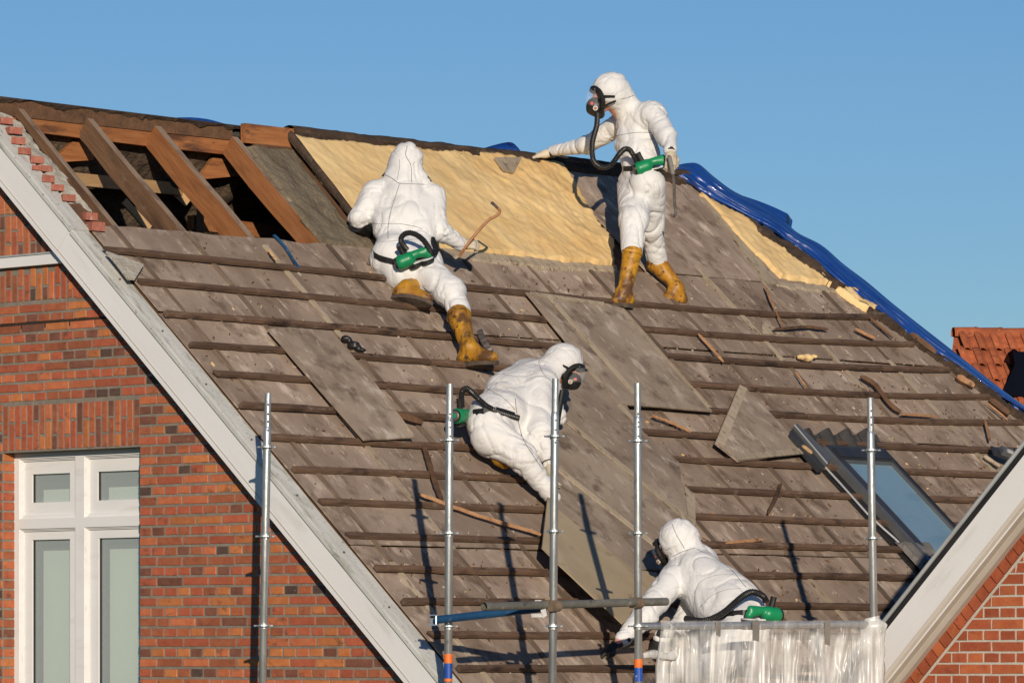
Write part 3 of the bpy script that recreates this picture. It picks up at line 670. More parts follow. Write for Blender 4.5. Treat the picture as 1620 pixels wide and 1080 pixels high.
# ---- exposed rafters, ridge beam and attic at upper left
def pv(x, y, h=0): q = uv(x, y, h); return q
def rafter(top, bot, hgt, wid, name='rafter', m1='rafter_timber', h=.0):
    (u0, v0), (u1, v1) = uv(*top, h), uv(*bot, h); m_ = MB()
    dv = .35
    uu = (u0 + u1) / 2; u0 = u0 * .7 + uu * .3; u1 = u1 * .7 + uu * .3
    N_ = 12; vs = []; fs = []
    for q in range(N_ + 1):
        t = q / N_; v = v0 + (v1 - dv - v0) * t; u = u0 + (u1 - u0) * t; a = (vn(np.array([v * 3, u, 2])) - .5) * .01; c_ = (vn(np.array([v * 5, u, 8])) - .5) * .012
        vs += [(u + a, v, h - hgt + c_), (u + a, v, h), (u + a + wid, v, h - abs(c_) * .5), (u + a + wid, v, h - hgt + c_)]
    side = [0, 2, 3]
    for q in range(N_):
        for c in range(4):
            m_.mi(m1)
    b = len(m_.v); m_.v += vs; k1, k2 = m_.mi(m1), m_.mi('rafter_edge')
    for q in range(N_):
        for c in range(4): m_.f.append([q * 4 + c, q * 4 + (c + 1) % 4, q * 4 + 4 + (c + 1) % 4, q * 4 + 4 + c]); m_.m.append(k2 if c == 1 else k1)
    m_.f += [[3, 2, 1, 0], [N_ * 4 + c for c in range(4)]]; m_.m += [k1, k1]
    return m_.build(name, MR, roof)
rafter((138, 187), (279, 358), .150, .055, m1='rafter_worn', h=.0)
rafter((245, 199), (388, 370), .165, .060, h=.0)
rafter((368, 216), (503, 382), .150, .055, h=.0)
rafter((30, 172), (185, 368), .06, .05, m1='rafter_worn', h=-.01)
# ridge beam: vertical boards under the ridge
rp = lambda x, y, Y: PX(x, y, Y)
ridgeP = O3 + r3 * 2 - dn3 * VT
MB_ = frame(O3 - dn3 * (VT), r3, np.array([-d3[0], -d3[1], 0]), z3)     # x along ridge, y into the roof (horizontal), z up
ub = [uv(-60, 180)[0], uv(133, 200)[0], uv(242, 215)[0], uv(368, 230)[0]]
def bz(x, y):   # pixel on vertical plane through y=.03 behind the ridge line
    nb = np.array([d3[0], d3[1], 0]); P = O3 - dn3 * VT - nb * .02; p = onpl(x, y, nb, P) - (O3 - dn3 * VT); return float(p @ r3), float(p[2])
for (x0, x1, yt0, yt1, yb0, yb1, mname) in ((-32, 366, 149.5, 199, 179, 222, 'old_timber'), (-60, 240, 160, 195, 195, 232, 'beam_wood'), (240, 364, 195, 212, 232, 245, 'beam_wood'), (370, 447, 197, 206, 228, 236, 'beam_wood')):
    P = [bz(x0, yt0), bz(x1, yt1), bz(x1, yb1), bz(x0, yb0)]; m_ = MB()
    vs = []
    off = .02 if x0 != 370 else -.10
    if mname == 'old_timber': off = .008
    for (a, z) in P: vs += [(a, off, z)]
    for (a, z) in P: vs += [(a, off + .05, z)]
    m_.add(vs, [(0, 3, 2, 1), (4, 5, 6, 7), (0, 1, 5, 4), (1, 2, 6, 5), (2, 3, 7, 6), (3, 0, 4, 7)], mname); m_.build('ridge_beam', MB_, roof)
# gusset boards tying the rafters
for P in (((162, 219), (128, 222), (92, 256), (161, 252), (160, 240)), ((372, 244), (350, 247), (326, 283), (393, 277), (389, 262))):
    q = [bz(*p) for p in P]; m_ = MB(); n = len(q)
    m_.add([(a, .10, z) for a, z in q] + [(a, .135, z) for a, z in q], [list(range(n))[::-1], list(range(n, 2 * n))] + [(i, (i + 1) % n, n + (i + 1) % n, n + i) for i in range(n)], 'beam_wood')
    m_.build('gusset_board', MB_, roof)
# purlin and braces inside
def beam_px(p0, p1, Y0, Y1, w_, h_, mname, name):
    a, b = PX(*p0, Y0), PX(*p1, Y1); t = (b - a); L_ = np.linalg.norm(t); t /= L_; up = z3 - t * (z3 @ t); up /= np.linalg.norm(up); s_ = np.cross(up, t)
    m_ = MB(); m_.box(0, L_, -w_ / 2, w_ / 2, -h_ / 2, h_ / 2, mname, c=0); return m_.build(name, frame(a, t, s_, up), roof)
beam_px((100, 282), (470, 318), 32.2, 34.9, .06, .085, 'new_wood', 'purlin')
beam_px((205, 300), (262, 216), 33.0, 33.6, .05, .07, 'rafter_timber', 'attic_brace')
beam_px((318, 300), (316, 372), 33.2, 33.2, .05, .05, 'old_timber', 'attic_post')
beam_px((235, 262), (300, 318), 33.4, 33.5, .02, .10, 'new_wood', 'attic_board')
beam_px((196, 318), (236, 362), 32.7, 32.8, .02, .05, 'new_wood', 'attic_board')
beam_px((300, 352), (470, 372), 33.2, 34.0, .05, .10, 'rafter_timber', 'attic_beam')
# far slope (felt lining seen through the hole) and its outer roof
nb = np.array([-d3[0], -d3[1], 0]); dnb = nb * math.cos(PT) - z3 * math.sin(PT)
MK = frame(O3 - dn3 * VT, r3, dnb, np.cross(r3, dnb))
m_ = MB()
patch(m_, [(-.0, .14), (4.5, .14), (4.5, 2.2), (-.0, 2.2)], .035, lambda x, y: -.03 - (.10 * fbm(np.stack([x * 6, y * 6, x * 0], -1)) + .10 * vn(np.stack([x * 2.3, y * 2.3, x * 0 + 3], -1))) * np.clip((y - .1) * 2.5, 0, 1), 'inner_felt', base=-.03)
m_.build('felt_lining', MK, roof, smooth=True)
m_ = MB(); m_.box(.0, UR + .1, .05, 6.0, -.02, .05, 'tile_grey'); o = m_.build('far_slope', MK, house); 
# attic floor and party walls (dark)
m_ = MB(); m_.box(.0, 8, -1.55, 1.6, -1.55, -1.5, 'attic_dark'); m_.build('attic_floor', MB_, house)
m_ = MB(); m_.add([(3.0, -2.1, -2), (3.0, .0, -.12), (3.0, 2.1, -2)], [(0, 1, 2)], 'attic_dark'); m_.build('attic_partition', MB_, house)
# broken gable head: rough mortar with brick ends between cap and first rafter
P = [uv(-14, 168), uv(10, 180), uv(38, 198), uv(60, 232), uv(90, 262), uv(118, 300), uv(142, 330), uv(150, 340), uv(120, 338), uv(60, 262), uv(0, 200), uv(-14, 182)]
m_ = MB(); patch(m_, P, .02, lambda x, y: -.0 + .05 * (fbm(np.stack([x * 9, y * 9, x * 0], -1)) - .4), 'mortar_rough', edge=.012, base=-.12)
m_.build('broken_mortar', MR, wall, smooth=False)
for (x, y, l, t) in ((6, 192, .075, .045), (18, 208, .10, .045), (26, 223, .055, .05), (37, 239, .035, .045), (55, 253, .06, .05), (60, 266, .022, .03), (71, 267, .05, .045), (75, 283, .04, .045), (88, 297, .045, .04), (105, 313, .075, .045), (138, 343, .10, .05), (147, 358, .12, .06)):
    u_, v_ = uv(x, y, .02); m_ = MB(); g_ = R.uniform(-.15, .15)
    a0_ = PX(x, y, rY(x, y) - .03); q = frame(a0_, d3, r3, z3) @ Matrix.Rotation(g_ * .3, 4, 'Y')
    c = [R.uniform(-.006, .006) for _ in range(12)]
    m_.prism([(-l / 2 + c[0], -.016 + c[1]), (l / 2 + c[2], -.06 + c[3]), (l / 2 + c[4], .05), (-l / 2 + c[5], .05)], -t / 2 + c[6] * .5, t / 2 + c[7] * .5, 'brick_pale'); m_.build('broken_brick', q, wall)
m_ = MB(); m_.prism([uv(108, 322), uv(128, 322), uv(180, 366), uv(176, 372), uv(150, 366)], -.05, .0, 'old_timber'); m_.build('trimmer', MR, roof)
# ridge covering: torn felt roll
def ridge_roll(x0y0, x1y1, rad, name, mname, seed, below=.0):
    a = O3 - dn3 * VT; N_ = 90; vs = []; fs = []; n = 12
    ua, ub_ = x0y0, x1y1
    for q in range(N_ + 1):
        u = ua + (ub_ - ua) * q / N_
        for k in range(n):
            th = math.pi * (-.25 + 1.5 * k / (n - 1)); rr = rad * (1 + .35 * (vn(np.array([u * 5, k * .9, seed])) - .5) + .25 * (vn(np.array([u * 17, k * .9, seed])) - .5))
            vs.append((u, math.cos(th) * rr * 1.25, math.sin(th) * rr * .75 - below))
    for q in range(N_): fs += [(q * n + k, q * n + k + 1, (q + 1) * n + k + 1, (q + 1) * n + k) for k in range(n - 1)]
    m_ = MB(); m_.add(vs, fs, mname); return m_.build(name, MB_, roof, smooth=True)
# sharp felt edge over the beams (left) and a roll further right
m_ = MB(); N_ = 80; vs = []; fs = []
def topz(x): return bz(x, 153 + (x - 0) * (208 - 153) / 450)[1]
for q in range(N_ + 1):
    x = -38 + 518 * q / N_; zt = topz(x); u_ = bz(x, 180)[0]
    dz = .030 + .03 * (vn(np.array([q * .22, 1, 1])) - .5) + .03 * (vn(np.array([q * .9, 4, 1])) - .5)
    if x > 365: dz = .025
    j = (vn(np.array([q * .5, 7, 1])) - .5) * .02
    vs += [(u_, -.0 + j, zt - dz), (u_, -.015 + j, zt - dz * .4), (u_, .0, zt), (u_, .10, zt - .015), (u_, .16, zt - .12)]
for q in range(N_): fs += [(q * 5 + k, q * 5 + k + 1, q * 5 + 6 + k, q * 5 + 5 + k) for k in range(4)]
m_.add(vs, fs, 'ridge_felt'); m_.build('ridge_felt', MB_, roof)
ridge_roll(bz(452, 210)[0], bz(1078, 262)[0], .058, 'ridge_felt', 'ridge_felt', 3, below=-.02)
ridge_roll(bz(600, 225)[0], bz(920, 256)[0], .040, 'ridge_mortar', 'mineral_mat', 8, below=.085)
m_ = MB(); patch(m_, [uv(440, 214), uv(1085, 282), uv(1085, 296), uv(900, 275), uv(640, 245), uv(440, 224)], .02, lambda x, y: .02 + .05 * fbm(np.stack([x * 12, y * 12, x * 0], -1)), 'ridge_felt', edge=.02); m_.build('torn_felt', MR, roof)
# mineral mat, yellow foam
m_ = MB(); patch(m_, [uv(388, 232), uv(462, 240), uv(520, 320), uv(560, 372), uv(640, 398), uv(640, 404), uv(505, 386), uv(440, 300)], .022, lambda x, y: -.0 + .028 * fbm(np.stack([x * 9, y * 5, x * 0], -1)) + .012 * vn(np.stack([x * 30, y * 20, x * 0], -1)), 'mineral_mat', edge=.015)
m_.build('mineral_mat', MR, roof)
fo = [uv(*p) for p in ((458, 221), (600, 236), (770, 250), (884, 266), (908, 292), (940, 350), (968, 392), (972, 424), (900, 421), (800, 408), (700, 400), (620, 385), (558, 352), (500, 280))]
def foamh(x, y):
    q = np.stack([x * 2.2, y * 1.3, x * 0], -1); base = .018 + .030 * fbm(q, 4)
    rg = 1 - np.abs(2 * fbm(np.stack([x * 3.5 + y * 1.2, y * 2.2 - x, x * 0 + 2], -1), 3) - 1)
    amp = 1 + 1.3 * np.clip((x - 4.0) / 1.2, 0, 1)
    return base + (.010 * np.clip(rg - .55, 0, 1) * 2 + .006 * vn(np.stack([x * 16, y * 9, x * 0], -1)) + .006 * vn(np.stack([x * 42, y * 25, x * 0], -1))) * amp
m_ = MB(); patch(m_, fo, .017, foamh, 'foam', edge=.03); m_.build('foam_insulation', MR, roof, smooth=True)
fo2 = [uv(*p) for p in ((1100, 306), (1135, 325), (1180, 352), (1230, 388), (1275, 420), (1322, 456), (1290, 452), (1232, 444), (1180, 396))]
m_ = MB(); patch(m_, fo2, .017, lambda x, y: foamh(x, y) * .7, 'foam', edge=.02); m_.build('foam_insulation', MR, roof, smooth=True)
fo3 = [uv(*p) for p in ((1318, 462), (1345, 464), (1386, 494), (1366, 496), (1340, 480))]
m_ = MB(); patch(m_, fo3, .014, lambda x, y: foamh(x, y) * .8 + .02 * vn(np.stack([x * 14, y * 14, x * 0], -1)), 'foam', edge=.02); m_.build('foam_insulation', MR, roof, smooth=True)
# pale strip under the foam
m_ = MB(); patch(m_, [uv(*p) for p in ((690, 394), (975, 424), (978, 436), (860, 428), (700, 412))], .02, lambda x, y: .018 + .012 * fbm(np.stack([x * 12, y * 12, x * 0], -1)), 'pale_lath', edge=.012); m_.build('foam_lip', MR, roof)
m_ = MB(); patch(m_, [uv(*p) for p in ((1218, 446), (1330, 458), (1338, 470), (1230, 458))], .02, lambda x, y: .016 + .01 * fbm(np.stack([x * 12, y * 12, x * 0], -1)), 'pale_lath', edge=.01); m_.build('foam_lip', MR, roof)
m_ = MB(); m_.prism([uv(775, 262), uv(818, 262), uv(806, 285), uv(790, 282)], .06, .078, 'pale_lath'); m_.build('board_offcut', MR, roof)
# dark strip with mortar and felt along the left edge of the foam
m_ = MB(); m_.tube([(*uv(x, y), .045) for x, y in ((448, 214), (462, 232), (490, 268), (520, 305), (556, 352), (572, 372))], [.03, .035, .03, .028, .025, .02], 'ridge_felt', n=7); m_.build('felt_edge', MR, roof)
# hip: dark rubble strip
def hp(v, off): return (hipu(v) + off, v)
m_ = MB(); vs_ = np.linspace(3.5, -.4, 28)
patch(m_, [hp(v, -.19 if v < 3.0 else -.05) for v in vs_] + [hp(v, .03 if v > 2 else -.05) for v in vs_[::-1]], .025, lambda x, y: .02 + .07 * fbm(np.stack([x * 8, y * 8, x * 0], -1)) * (np.clip((3.5 - y) * 2, 0, 1)), 'ridge_felt', edge=.03); m_.build('hip_rubble', MR, roof)
# hip end plane behind
p0 = O3 + r3 * hipu(VT) - dn3 * VT; p1 = O3 + r3 * hipu(VLO) - dn3 * VLO; p2 = p1 + nb * 5 + r3 * .2; p2[2] = p1[2]
m_ = MB(); m_.add([p0 - n3 * .03, p1 - n3 * .03, p2], [(0, 1, 2)], 'tile_grey'); m_.build('hip_slope', None, house)
# rest of the building mass
m_ = MB(); aE = float((onpl(727, 1080, r3, W0) - W0) @ d3)
front = float((O3 - dn3 * -1 * 0 - W0) @ d3)
pE = O3 - dn3 * VLO; eA = float((pE - W0) @ d3); eZ = float(pE[2])
m_.box(2 * aRg - eA + .4, eA - .25, .28, 10.5, GZ, eZ - .05, 'mortar_dark'); m_.build('house_body', MW, house)
# ================================================================ LOOSE THINGS ON THE ROOF
def loose(name, label, cat, px, m, h, th=.012, hs_=None, group=None, extra=None, name2=None):
    """flat piece lying on the roof; px = outline in roof coordinates found from sight lines, h its height over the roof (or per corner)"""
    n = len(px); hh = hs_ or [h] * n
    P = [uv(x, y, q) for (x, y), q in zip(px, hh)]; c = (sum(p[0] for p in P) / n, sum(p[1] for p in P) / n)
    m_ = MB(); PP = []; H = []
    for i in range(n):          # slightly uneven edges
        a, b = P[i], P[(i + 1) % n]; L_ = math.dist(a, b); k = max(1, int(L_ / .12))
        for q in range(k):
            t = q / k; j = 0 if q == 0 else R.uniform(-.005, .005)
            PP.append((a[0] + (b[0] - a[0]) * t - c[0] + j, a[1] + (b[1] - a[1]) * t - c[1] + j)); H.append(hh[i] + (hh[(i + 1) % n] - hh[i]) * t)
    area = sum(PP[i][0] * PP[(i + 1) % len(PP)][1] - PP[(i + 1) % len(PP)][0] * PP[i][1] for i in range(len(PP)))
    if area < 0: PP = PP[::-1]; H = H[::-1]
    m_.prism(PP, [x - th for x in H], H, m); o = m_.build(name, MR @ Matrix.Translation((c[0], c[1], 0))); tag(o, label, cat, group)
    for ex in (extra or []):
        e = MB(); Q = [uv(x, y, q) for (x, y, q) in ex[0]]
        A = [(q[0] - c[0], q[1] - c[1]) for q in Q]; hz = [z[2] for z in ex[0]]
        ar = sum(A[i][0] * A[(i + 1) % len(A)][1] - A[(i + 1) % len(A)][0] * A[i][1] for i in range(len(A)))
        if ar < 0: A = A[::-1]; hz = hz[::-1]
        e.prism(A, [z - .003 for z in hz], [z + .005 for z in hz], ex[1]); e.build(ex[2], MR @ Matrix.Translation((c[0], c[1], 0)), o)
    return o
def strip_px(a, b, w_, h0, h1_): 
    dx, dy = b[0] - a[0], b[1] - a[1]; L_ = math.hypot(dx, dy); nx, ny = -dy / L_ * w_, dx / L_ * w_
    return [(a[0] + nx, a[1] + ny, h0), (b[0] + nx, b[1] + ny, h1_), (b[0] - nx, b[1] - ny, h1_), (a[0] - nx, a[1] - ny, h0)]
loose('loose_board', 'long grey fibre board with whitish scrapes lying left of the crouching worker', 'board', [(424, 520), (458, 517), (524, 523), (590, 600), (652, 684), (655, 691), (576, 695), (500, 608)], 'loose_board', .07, hs_=[.06, .065, .065, .075, .085, .08, .09, .07], group='loose boards on the roof')
loose('loose_board', 'large two-part fibre board with a pale joint lath, just below the standing worker', 'board', [(832, 462), (961, 480), (985, 487), (1061, 572), (1127, 650), (976, 637), (900, 545)], 'loose_board', .07, hs_=[.06, .06, .06, .07, .075, .09, .07], group='loose boards on the roof',
      extra=[(strip_px((867, 468), (1004, 622), 2.6, .068, .084), 'pale_lath', 'joint_lath'), (strip_px((985, 489), (1122, 645), 1.6, .063, .078), 'pale_lath', 'edge_lath'), (strip_px((838, 464), (955, 481), 2.5, .063, .062), 'pale_lath', 'edge_lath')])
loose('loose_board', 'fibre board with its right corner broken off, behind the second pole from the right', 'board', [(935, 585), (960, 592), (1018, 683), (1074, 730), (1078, 762), (1099, 781), (1101, 831), (897, 666), (880, 600)], 'loose_board', .075, group='loose boards on the roof',
      extra=[([(1082, 768, .078), (1099, 782, .078), (1100, 826, .078), (1089, 822, .078)], 'pale_lath', 'edge_lath'), (strip_px((928, 580), (1012, 676), 2, .078, .078), 'pale_lath', 'edge_lath')])
loose('loose_board', 'middle one of the three overlapping slid boards, edged with a pale lath', 'board', [(897, 667), (1101, 832), (1085, 862), (1042, 868), (878, 738), (880, 672)], 'loose_board', .095, group='loose boards on the roof',
      extra=[(strip_px((898, 667), (1100, 830), 2.6, .1, .1), 'pale_lath', 'edge_lath')])
loose('loose_board', 'lowest grey board of the slid stack, ending behind the kneeling worker in front', 'board', [(872, 733), (1042, 866), (1062, 900), (1000, 900), (866, 793)], 'loose_board', .12, group='loose boards on the roof',
      extra=[(strip_px((876, 736), (1042, 866), 2.6, .123, .123), 'pale_lath', 'edge_lath')])
loose('pale_board', 'pale yellow-grey board lifted off the roof over a black gap', 'board', [(866, 793), (1001, 900), (1040, 905), (1035, 955), (985, 985), (883, 890), (858, 865)], 'pale_board', .2, hs_=[.13, .13, .13, .18, .24, .24, .2], group='loose boards on the roof')
loose('loose_board', 'lozenge-shaped fibre board with pale left and bottom edges near the skylight', 'board', [(1170, 608), (1181, 614), (1219, 653), (1277, 714), (1168, 729), (1131, 700)], 'loose_board', .065, hs_=[.06, .06, .06, .065, .075, .08], group='loose boards on the roof',
      extra=[([(1170, 609, .065), (1182, 615, .065), (1145, 707, .08), (1132, 700, .082)], 'pale_lath', 'edge_lath'), ([(1168, 728, .08), (1276, 717, .067), (1274, 708, .067), (1162, 720, .08)], 'pale_lath', 'edge_lath')])
loose('board_offcut', 'small grey board scrap sticking out beside the white verge at the first batten', 'board scrap', [(168, 397), (195, 406), (228, 418), (214, 441), (203, 441)], 'mortar_rough', .06)
loose('foam_scrap', 'pale triangular scrap on the boards below the foam corner', 'scrap', [(1206, 508), (1222, 516), (1245, 528), (1206, 528)], 'pale_lath', .02)
loose('foam_scrap', 'small pale triangle near the boot of the kneeling worker', 'scrap', [(702, 556), (709, 569), (697, 570)], 'pale_lath', .02)
def stick(px, rad, m, label, cat='wood stick', name='wood_stick', h=.055, flat=.5):
    P = [np.array((*uv(x, y, h + (q[0] if q else 0)), h + (q[0] if q else 0))) for x, y, *q in px]; c = P[len(P) // 2].copy(); c[2] = 0
    m_ = MB(); P = spline(P, 14) if len(P) > 2 else [P[0] + (P[1] - P[0]) * t for t in np.linspace(0, 1, 7)]
    P = [p - c + np.array([R.uniform(-.004, .004), R.uniform(-.004, .004), 0]) for p in P]
    m_.tube(P, [rad * 1.05 * (.6 if i in (0, len(P) - 1) else R.uniform(.9, 1.08)) for i in range(len(P))], m, n=4)
    o = m_.build(name, MR @ Matrix.Translation(Vector(c))); tag(o, label, cat); return o
stick([(1105, 529), (1145, 573)], .014, 'splinter', 'bright orange-brown stick lying across two battens right of the big board')
stick([(1210, 452), (1226, 490)], .012, 'splinter', 'thin stick lying just below the right-hand foam')
stick([(1226, 490), (1239, 517)], .009, 'splinter', 'splinter standing over the pale triangular scrap')
stick([(1258, 588), (1275, 612)], .009, 'splinter', 'reddish splinter below the small foam lump')
stick([(662, 781), (740, 810), (860, 847)], .016, 'splinter', 'long split lath lying behind the second and third scaffold poles')
stick([(671, 705), (683, 745), (698, 790)], .022, 'old_timber', 'short broken batten hanging beside the second scaffold pole')
stick([(598, 648), (668, 668)], .026, 'old_timber', 'dark stub of batten beside the scraped board')
stick([(1362, 595), (1385, 610), (1408, 640), (1424, 652)], .022, 'old_timber', 'crooked dark branch-like lath above the last scaffold pole')
stick([(1425, 655), (1480, 659)], .014, 'splinter', 'reddish broken batten piece right of the crooked lath')
stick([(1559, 665), (1566, 697)], .014, 'splinter', 'short orange stick upright near the tarpaulin end')
stick([(1236, 765), (1216, 812)], .013, 'old_timber', 'weathered stick leaning left of the skylight bottom')
stick([(1032, 658), (1060, 668), (1092, 683)], .013, 'splinter', 'bent wood splinter under the big joined board')
stick([(1225, 521), (1270, 517), (1310, 521)], .014, 'old_timber', 'dark splintered batten end below the right-hand foam')
stick([(1352, 520), (1384, 536)], .016, 'splinter', 'light splinter near the upper tarpaulin edge')
stick([(1376, 503), (1412, 534)], .014, 'old_timber', 'dark splinter alongside the rubble of the hip')
stick([(1513, 595), (1542, 612)], .030, 'splinter', 'broken board piece lying against the tarpaulin, upper one')
stick([(1566, 632), (1596, 655)], .030, 'old_timber', 'broken board piece lying against the tarpaulin, lower one')
stick([(1560, 636), (1594, 664)], .009, 'splinter', 'thin orange splinter in front of the lower broken piece')
stick([(1440, 528), (1480, 558)], .030, 'old_timber', 'grey broken board below the tarpaulin fold')
stick([(1148, 858), (1208, 853)], .014, 'splinter', 'pale wood shaving lying on a batten right of the grey hood')
stick([(425, 395), (437, 412)], .011, 'new_wood', 'fresh wood splinter on the first batten at the left')
stick([(1268, 705), (1284, 718)], .020, 'new_wood', 'sawn orange lath end poking out beside the skylight flashing', h=.09)
# blue strap hanging from the panels edge
P = [(*uv(x, y, h), h) for x, y, h in ((432, 377, -.02), (434, 373, .03), (440, 378, .035), (452, 392, .03), (462, 408, .03), (472, 422, .06))]
m_ = MB(); m_.tube([np.array(p) - np.array(P[3]) for p in spline(P, 16)], .011, 'tube_blue', n=6); tag(m_.build('gutter_hook', MR @ Matrix.Translation(Vector(P[3]))), 'dark blue metal hook hung over the cut edge of the boards', 'hook')
# foam lump, black rag, black trowel
def lump(name, label, cat, ps, m, seed, h=.05):
    s = Sdf(); 
    base = [O3 + r3 * uv(x, y, h)[0] - dn3 * uv(x, y, h)[1] + n3 * h for x, y, r_ in ps]
    for b, (_, _, r_) in zip(base, ps): s.ell(b, (r_ * 1.2, r_, r_ * .8), k=.02, fold=1)
    V, Q = s.mesh(.008, .010, seed); return tag(obj_np(name, V, Q, m, base[0], None), label, cat)
lump('foam_lump', 'small yellow foam lump sitting on a batten', 'foam lump', ((1268, 565, .035), (1277, 566, .04), (1288, 564, .025)), 'foam', 3)
lump('black_rag', 'black hose cuff or rag lying below the kneeling worker', 'rag', ((548, 536, .035), (560, 546, .04), (572, 554, .03), (586, 561, .018)), 'black_rubber', 5)
stick([(759, 523), (765, 540), (776, 556)], .028, 'steel_tool', 'dark steel scraper leaning on a batten beside the yellow boot', 'tool', 'scraper', h=.07)
# crumbs of debris: uncountable
m_ = MB(); 
for _ in range(2300):
    v = R.uniform(-2.6, 2.2); u = R.uniform(.1, min(8.4, hipu(v) - .1)); s_ = R.uniform(.0018, .0055) * (1.9 if R.random() < .04 else 1); h = .013
    if R.random() < .5:
        k = R.randrange(14); v = 1.9 - .315 * k + R.uniform(.03, .07)
    a = R.uniform(0, 3.1); l = s_ * R.uniform(1, 3.5); ca, sa = math.cos(a), math.sin(a)
    q = [(-l, -s_ * .5), (l, -s_ * .6), (l * .7, s_ * .6), (-l * .8, s_ * .5)]
    m_.prism([(u + x * ca - y * sa, v + x * sa + y * ca) for x, y in q], h - .004, h + R.uniform(.002, .008), R.choices(['pale_lath', 'splinter', 'old_timber', 'mortar_rough', 'foam'], [2, .5, 8, 1, .5])[0])
o = m_.build('debris', MR); o['kind'] = 'stuff'; tag(o, 'crumbs, chips and splinters scattered over the roof boards', 'debris')
# ================================================================ SKYLIGHT
def q3(x, y, h): a = uv(x, y, h); return (a[0], a[1], h)
sky = MB(); us0, us1 = uv(1308, 700, .10)[0] , uv(1398, 706, .10)[0]; vt_ = uv(1350, 703, .10)[1]; vb_ = -1.12
sl = lambda x, y: uv(x, y, .1)
_g0, _g1 = uv(1336, 730, .06)[0] - .012, uv(1408, 732, .06)[0] + .012; sky.box(us0, us1, vt_ - .15, vt_, .02, .085, 'skylight_frame'); sky.box(us0, _g0, vb_, vt_ - .15, .02, .08, 'skylight_frame'); sky.box(_g1, us1, vb_, vt_ - .15, .02, .08, 'skylight_frame'); sky.box(_g0, _g1, vb_, vb_ + .07, .02, .08, 'skylight_frame')
skl = sky.build('skylight', MR, house); skl['label'] = 'dark metal roof window with blue sky reflection coloured into its glass'
gx0, gx1 = uv(1336, 730, .06)[0], uv(1408, 732, .06)[0]; m_ = MB(); m_.box(gx0, gx1, vb_ + .07, vt_ - .15, .045, .055, 'skylight_glass'); m_.build('pane', MR, skl)
m_ = MB(); x0_, x1_ = gx0 - .012, gx1 + .012
m_.box(x0_, x0_ + .018, vb_ + .07, vt_ - .15, .056, .074, 'skylight_flash'); m_.box(x1_ - .018, x1_, vb_ + .07, vt_ - .15, .056, .074, 'skylight_flash'); m_.box(x0_ + .018, x1_ - .018, vt_ - .17, vt_ - .15, .056, .074, 'skylight_flash'); m_.build('sash', MR, skl)
m_ = MB(); m_.box(us0 + .03, us1 - .02, vt_ - .14, vt_ - .04, .086, .098, 'skylight_frame'); m_.build('hood_cover', MR, skl)
m_ = MB(); m_.box(us0 - .19, us0 - .05, vb_ - .1, vt_ + .0, .012, .028, 'gutter_black'); m_.box(us0 - .05, us0 - .01, vb_ - .05, vt_ - .02, .02, .085, 'skylight_flash'); m_.build('side_flashing', MR, skl)
m_ = MB(); m_.tube([q3(x, y, .05) for x, y in ((1252, 680), (1290, 722), (1330, 765), (1372, 812), (1398, 836), (1414, 850), (1452, 886))], .008, 'bright_edge', n=6); m_.build('flashing_edge', MR, skl)
m_ = MB(); m_.prism([uv(*p, .12) for p in ((1256, 673), (1262, 669), (1318, 722), (1308, 734))], .095, .115, 'skylight_flash'); m_.prism([uv(*p, .12) for p in ((1256, 673), (1252, 681), (1300, 735), (1308, 734))], .05, .094, 'skylight_frame'); m_.tube([q3(1257, 672, .12), q3(1309, 733, .12)], .005, 'bright_edge', n=5); m_.build('cover_strip', MR, skl)
m_ = MB(); patch(m_, [uv(*p, .08) for p in ((1416, 853), (1470, 855), (1485, 875), (1462, 900), (1446, 884))], .03, lambda x, y: .07 + .02 * fbm(np.stack([x * 9, y * 9, x * 0], -1)), 'lead', edge=.004, base=.05); m_.build('lead_apron', MR, skl)
m_ = MB(); m_.box(us1, us1 + .07, vb_, vt_ + .02, .012, .06, 'gutter_black'); m_.build('side_flashing', MR, skl)
# wavy row of old tiles above the skylight
for k in range(4):
    xa, xb = 1268 + k * 31, 1268 + (k + 1) * 31
    u0_, u1_ = uv(xa, 688, .06)[0], uv(xb, 691, .06)[0]; vv_ = uv((xa + xb) / 2, 694, .06)[1]; m_ = MB(); vs = []; fs = []; N_ = 12
    for q in range(N_ + 1):
        t = q / N_; u_ = u0_ + (u1_ - u0_) * t; hz = .045 + .032 * math.sin(t * 2 * math.pi - .6)
        vs += [(u_, vv_ - .10, hz - .02), (u_, vv_ + .07, hz + .03), (u_, vv_ + .068, hz + .012), (u_, vv_ - .10, hz - .04)]
    for q in range(N_): fs += [(q * 4 + c, q * 4 + (c + 1) % 4, q * 4 + 4 + (c + 1) % 4, q * 4 + 4 + c) for c in range(4)]
    m_.add(vs, fs, 'slate_tile'); o = m_.build('roof_tile', MR, house, smooth=False)
